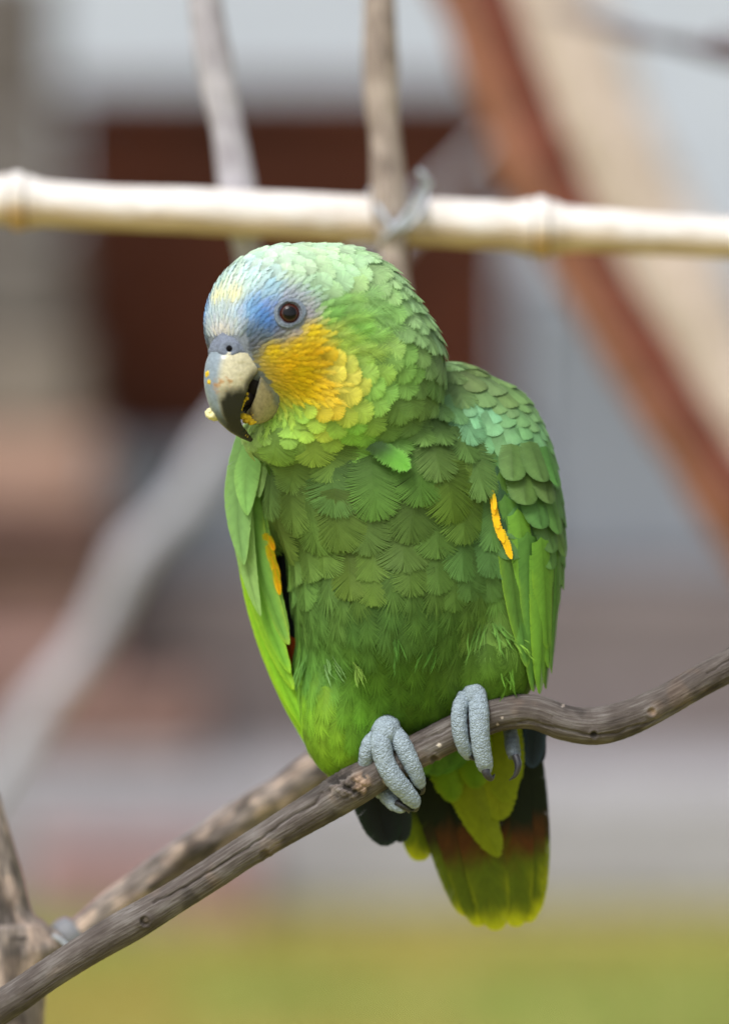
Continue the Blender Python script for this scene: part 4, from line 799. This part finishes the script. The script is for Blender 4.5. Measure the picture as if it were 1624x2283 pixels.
# ---- tail
tail = empty('tail', (0, 0, 0)); tail.parent = parrot
def tail_feather(r0, r1, wd, dep, red, bow=0.0):
    a_ = U(r0[0], r0[1], dep); b_ = U(r1[0], r1[1], dep+50); dv = b_-a_; L = np.linalg.norm(dv); dv /= L; n_ = np.array([0, 0, -1.0]); n_ = n_-dv*(n_@dv); n_ /= np.linalg.norm(n_)
    it = dict(dir=dv, n=n_, p=a_, L=L, W=wd, nb=48, c0=lin((20, 28, 14)), c1=lin((20, 28, 14)), fringe=0.03, ragged=0.015, lift=0, z0=0, tip=2.6, cup=0.07, rough=0.004, bjit=0.08, loose=0.2, base=0.75, sweep=1.08, conform=0.0, bow=bow, tilt=0.003, fan=0.93)
    v_, q_, c = build_feathers([it])[0]; t = ((v_-a_)@dv)/L; sv = np.cross(dv, n_); x = ((v_-a_)@sv)/(wd/2); n1 = (fbm(v_*0.02+dep)-0.5)*0.16
    t2 = t+n1; dkg = lin((22, 32, 12)); org = lin((92, 52, 12)); olv = lin((92, 108, 10)); yl = lin((190, 194, 22))
    w = smooth(0.48, 0.56, t2)*red; c = dkg*(1-w[:, None])+org*w[:, None]; w = smooth(0.60, 0.74, t2); c = c*(1-w[:, None])+olv*w[:, None]
    w = np.clip(smooth(0.88, 0.99, t2)+smooth(0.66, 0.9, t2)*smooth(0.6, 0.95, np.abs(x))*0.6, 0, 1); c = c*(1-w[:, None])+yl*w[:, None]
    c *= (0.9+0.2*rng.random((len(c)//2, 1))).repeat(2, 0)[:len(c)]
    return link('tail_feather', mesh_data('tail_feather', W(v_)-BASE, q_, c), m_plume, tail), x
for (r0, r1, wd, dep, red, bow) in [((915, 1600), (936, 1920), 92, 350, 0.0, 0), ((1158, 1570), (1190, 2040), 70, 344, 0.3, -0.03), ((890, 1600), (1044, 2040), 92, 342, 0.2, -0.02), ((1150, 1580), (1178, 2056), 84, 336, 0.7, -0.015), ((940, 1600), (1072, 2064), 96, 334, 0.8, -0.01), ((1130, 1600), (1150, 2066), 96, 326, 1.0, 0), ((1020, 1600), (1108, 2074), 100, 320, 1.0, 0)]:
    tail_feather(r0, r1, wd, dep, red, bow)
# under-tail coverts
for k_, (r0, r1, wd, c, d0, d1) in enumerate([((960, 1600), (1112, 1912), 92, (112, 140, 14), 262, 306), ((1010, 1600), (1080, 1850), 84, (104, 130, 12), 250, 290), ((1090, 1590), (1116, 1830), 110, (116, 142, 16), 246, 290), ((1130, 1590), (1122, 1790), 90, (108, 136, 14), 236, 270), ((970, 1590), (1010, 1790), 90, (92, 140, 18), 236, 270), ((940, 1590), (968, 1730), 80, (88, 138, 18), 226, 250), ((1050, 1590), (1060, 1760), 90, (82, 128, 14), 224, 256)]):
    long_feather(tail, 'undertail_covert', r0, r1, wd, c, edge=(116, 148, 18), d0=d0, d1=d1, z=0, lift=0, tip=2.0, fringe=0.15, ragged=0.08, cup=0.14, nb=40, shaft=False)

# a lone bright feather sticking out under the ruff, and pale tufts at the flank
o_ = long_feather(body, 'feather', (812, 970), (906, 1054), 58, (92, 168, 56), edge=(112, 186, 80), z=20, lift=14, tip=2.2, fringe=0.6, ragged=0.22, nb=70, conform=0.85, c0=(64, 92, 50), shaft=False)
o_['label'] = 'bright green feather ruffled out from under the neck ruff'
wisps = []
for (x, y, n_w, ang, ln, c) in [(1055, 1390, 12, 1.75, 75, (122, 172, 74)), (1100, 1395, 10, 1.2, 70, (116, 168, 66)), (1135, 1425, 9, 0.9, 42, (150, 200, 76)), (745, 1470, 8, 0.9, 52, (136, 182, 104)), (800, 1480, 8, 1.5, 46, (148, 190, 84)), (690, 1465, 7, 1.7, 60, (116, 172, 80)), (880, 1420, 6, 1.5, 50, (96, 150, 60)), (960, 1440, 6, 1.8, 50, (96, 150, 56)), (1120, 1500, 9, 1.4, 52, (120, 176, 60))]:
    for _ in range(n_w):
        px_, py_ = x+rng.normal(0, 9), y+rng.normal(0, 7); a2 = ang+rng.normal(0, 0.28); p_ = snap(hit(px_, py_))[0][0]; n_ = grad(p_[None])[0][0]; dv = np.array([math.cos(a2), math.sin(a2), 0.0]); dv = dv-n_*(dv@n_); dv /= np.linalg.norm(dv)
        cc_ = lin(c)*rng.uniform(0.65, 1.0); l2 = ln*rng.uniform(0.6, 1.3); wisps.append(dict(dir=dv, n=n_, p=p_, L=l2, W=rng.uniform(4, 9), nb=9, c0=cc_*0.75, c1=cc_, fringe=0.6, ragged=0.4, lift=rng.uniform(8, 20), z0=8, tip=1.5, loose=2.0, fan=0.7, deep=0.5, bow=rng.normal(0, 0.06), bjit=0.25))
v_, q_, c_ = join(build_feathers(wisps)); tag(link('loose_down', mesh_data('loose_down', W(v_)-BASE, q_, c_), m_plume, body), kind='stuff')

# ------------------------------------------------------------------ food stuck to the bill
m_food = material('yellow_food', rgba((224, 190, 40)), rough=0.6, spec=0.3, var=(900, 0.75, 1.15), bump=(1500, 0.6, 0.0006))
m_food2 = material('pale_food', rgba((226, 218, 164)), rough=0.5, spec=0.35, var=(700, 0.88, 1.08), bump=(1200, 0.5, 0.0005))
def crumb(parts, mat, label):
    vs = []; fs = []; n_ = 0
    for k_, (x, y, d_, r_, sq) in enumerate(parts):
        v_, f_ = ball(U(x, y, d_), r_, sq, 14, 18, 0.6, seed=k_+x); vs.append(W(v_)); fs.append(f_+n_); n_ += len(v_)
    v_ = np.vstack(vs); base_ = v_.mean(0)
    return tag(link('food_crumb', mesh_data('food_crumb', v_-base_, np.vstack(fs)), mat, loc=base_), label, 'food', 'crumbs on the bill')
crumb([(477, 924, -150, 16, (1.1, .85, .9)), (468, 918, -150, 9, (1, 1, 1)), (488, 930, -142, 9, (1.1, .8, 1))], m_food2, 'pale morsel of food sticking out behind the black bill tip')
crumb([(466, 834, -180, 9, (.8, 1.2, .9)), (469, 850, -184, 8, (.8, 1.3, 1)), (474, 840, -184, 6, (1, 1.2, 1))], m_food, 'yellow food smear on the ridge of the grey bill')
crumb([(541, 928, -140, 9, (1.1, .8, .8)), (553, 932, -136, 9, (1, .8, .8)), (561, 940, -132, 8, (1, .9, .8)), (563, 920, -140, 6, (.8, 1, .8)), (548, 938, -136, 7, (1, .8, .8))], m_food, 'clump of bright yellow crumbs hanging between the mandibles')
crumb([(540, 900, -160, 6, (.8, 1.3, .6)), (537, 909, -158, 5, (.8, 1.3, .6)), (550, 888, -160, 4, (1, 1, .7)), (551, 878, -160, 3, (1, 1, .7)), (545, 893, -160, 3, (1, 1, .7))], m_food, 'small yellow crumbs on the cutting edge of the black bill')
crumb([(547, 965, -138, 5, (.8, 1.2, .6)), (551, 971, -134, 4, (.8, 1, .6))], m_food, 'tiny yellow crumb on the hooked tip of the bill')
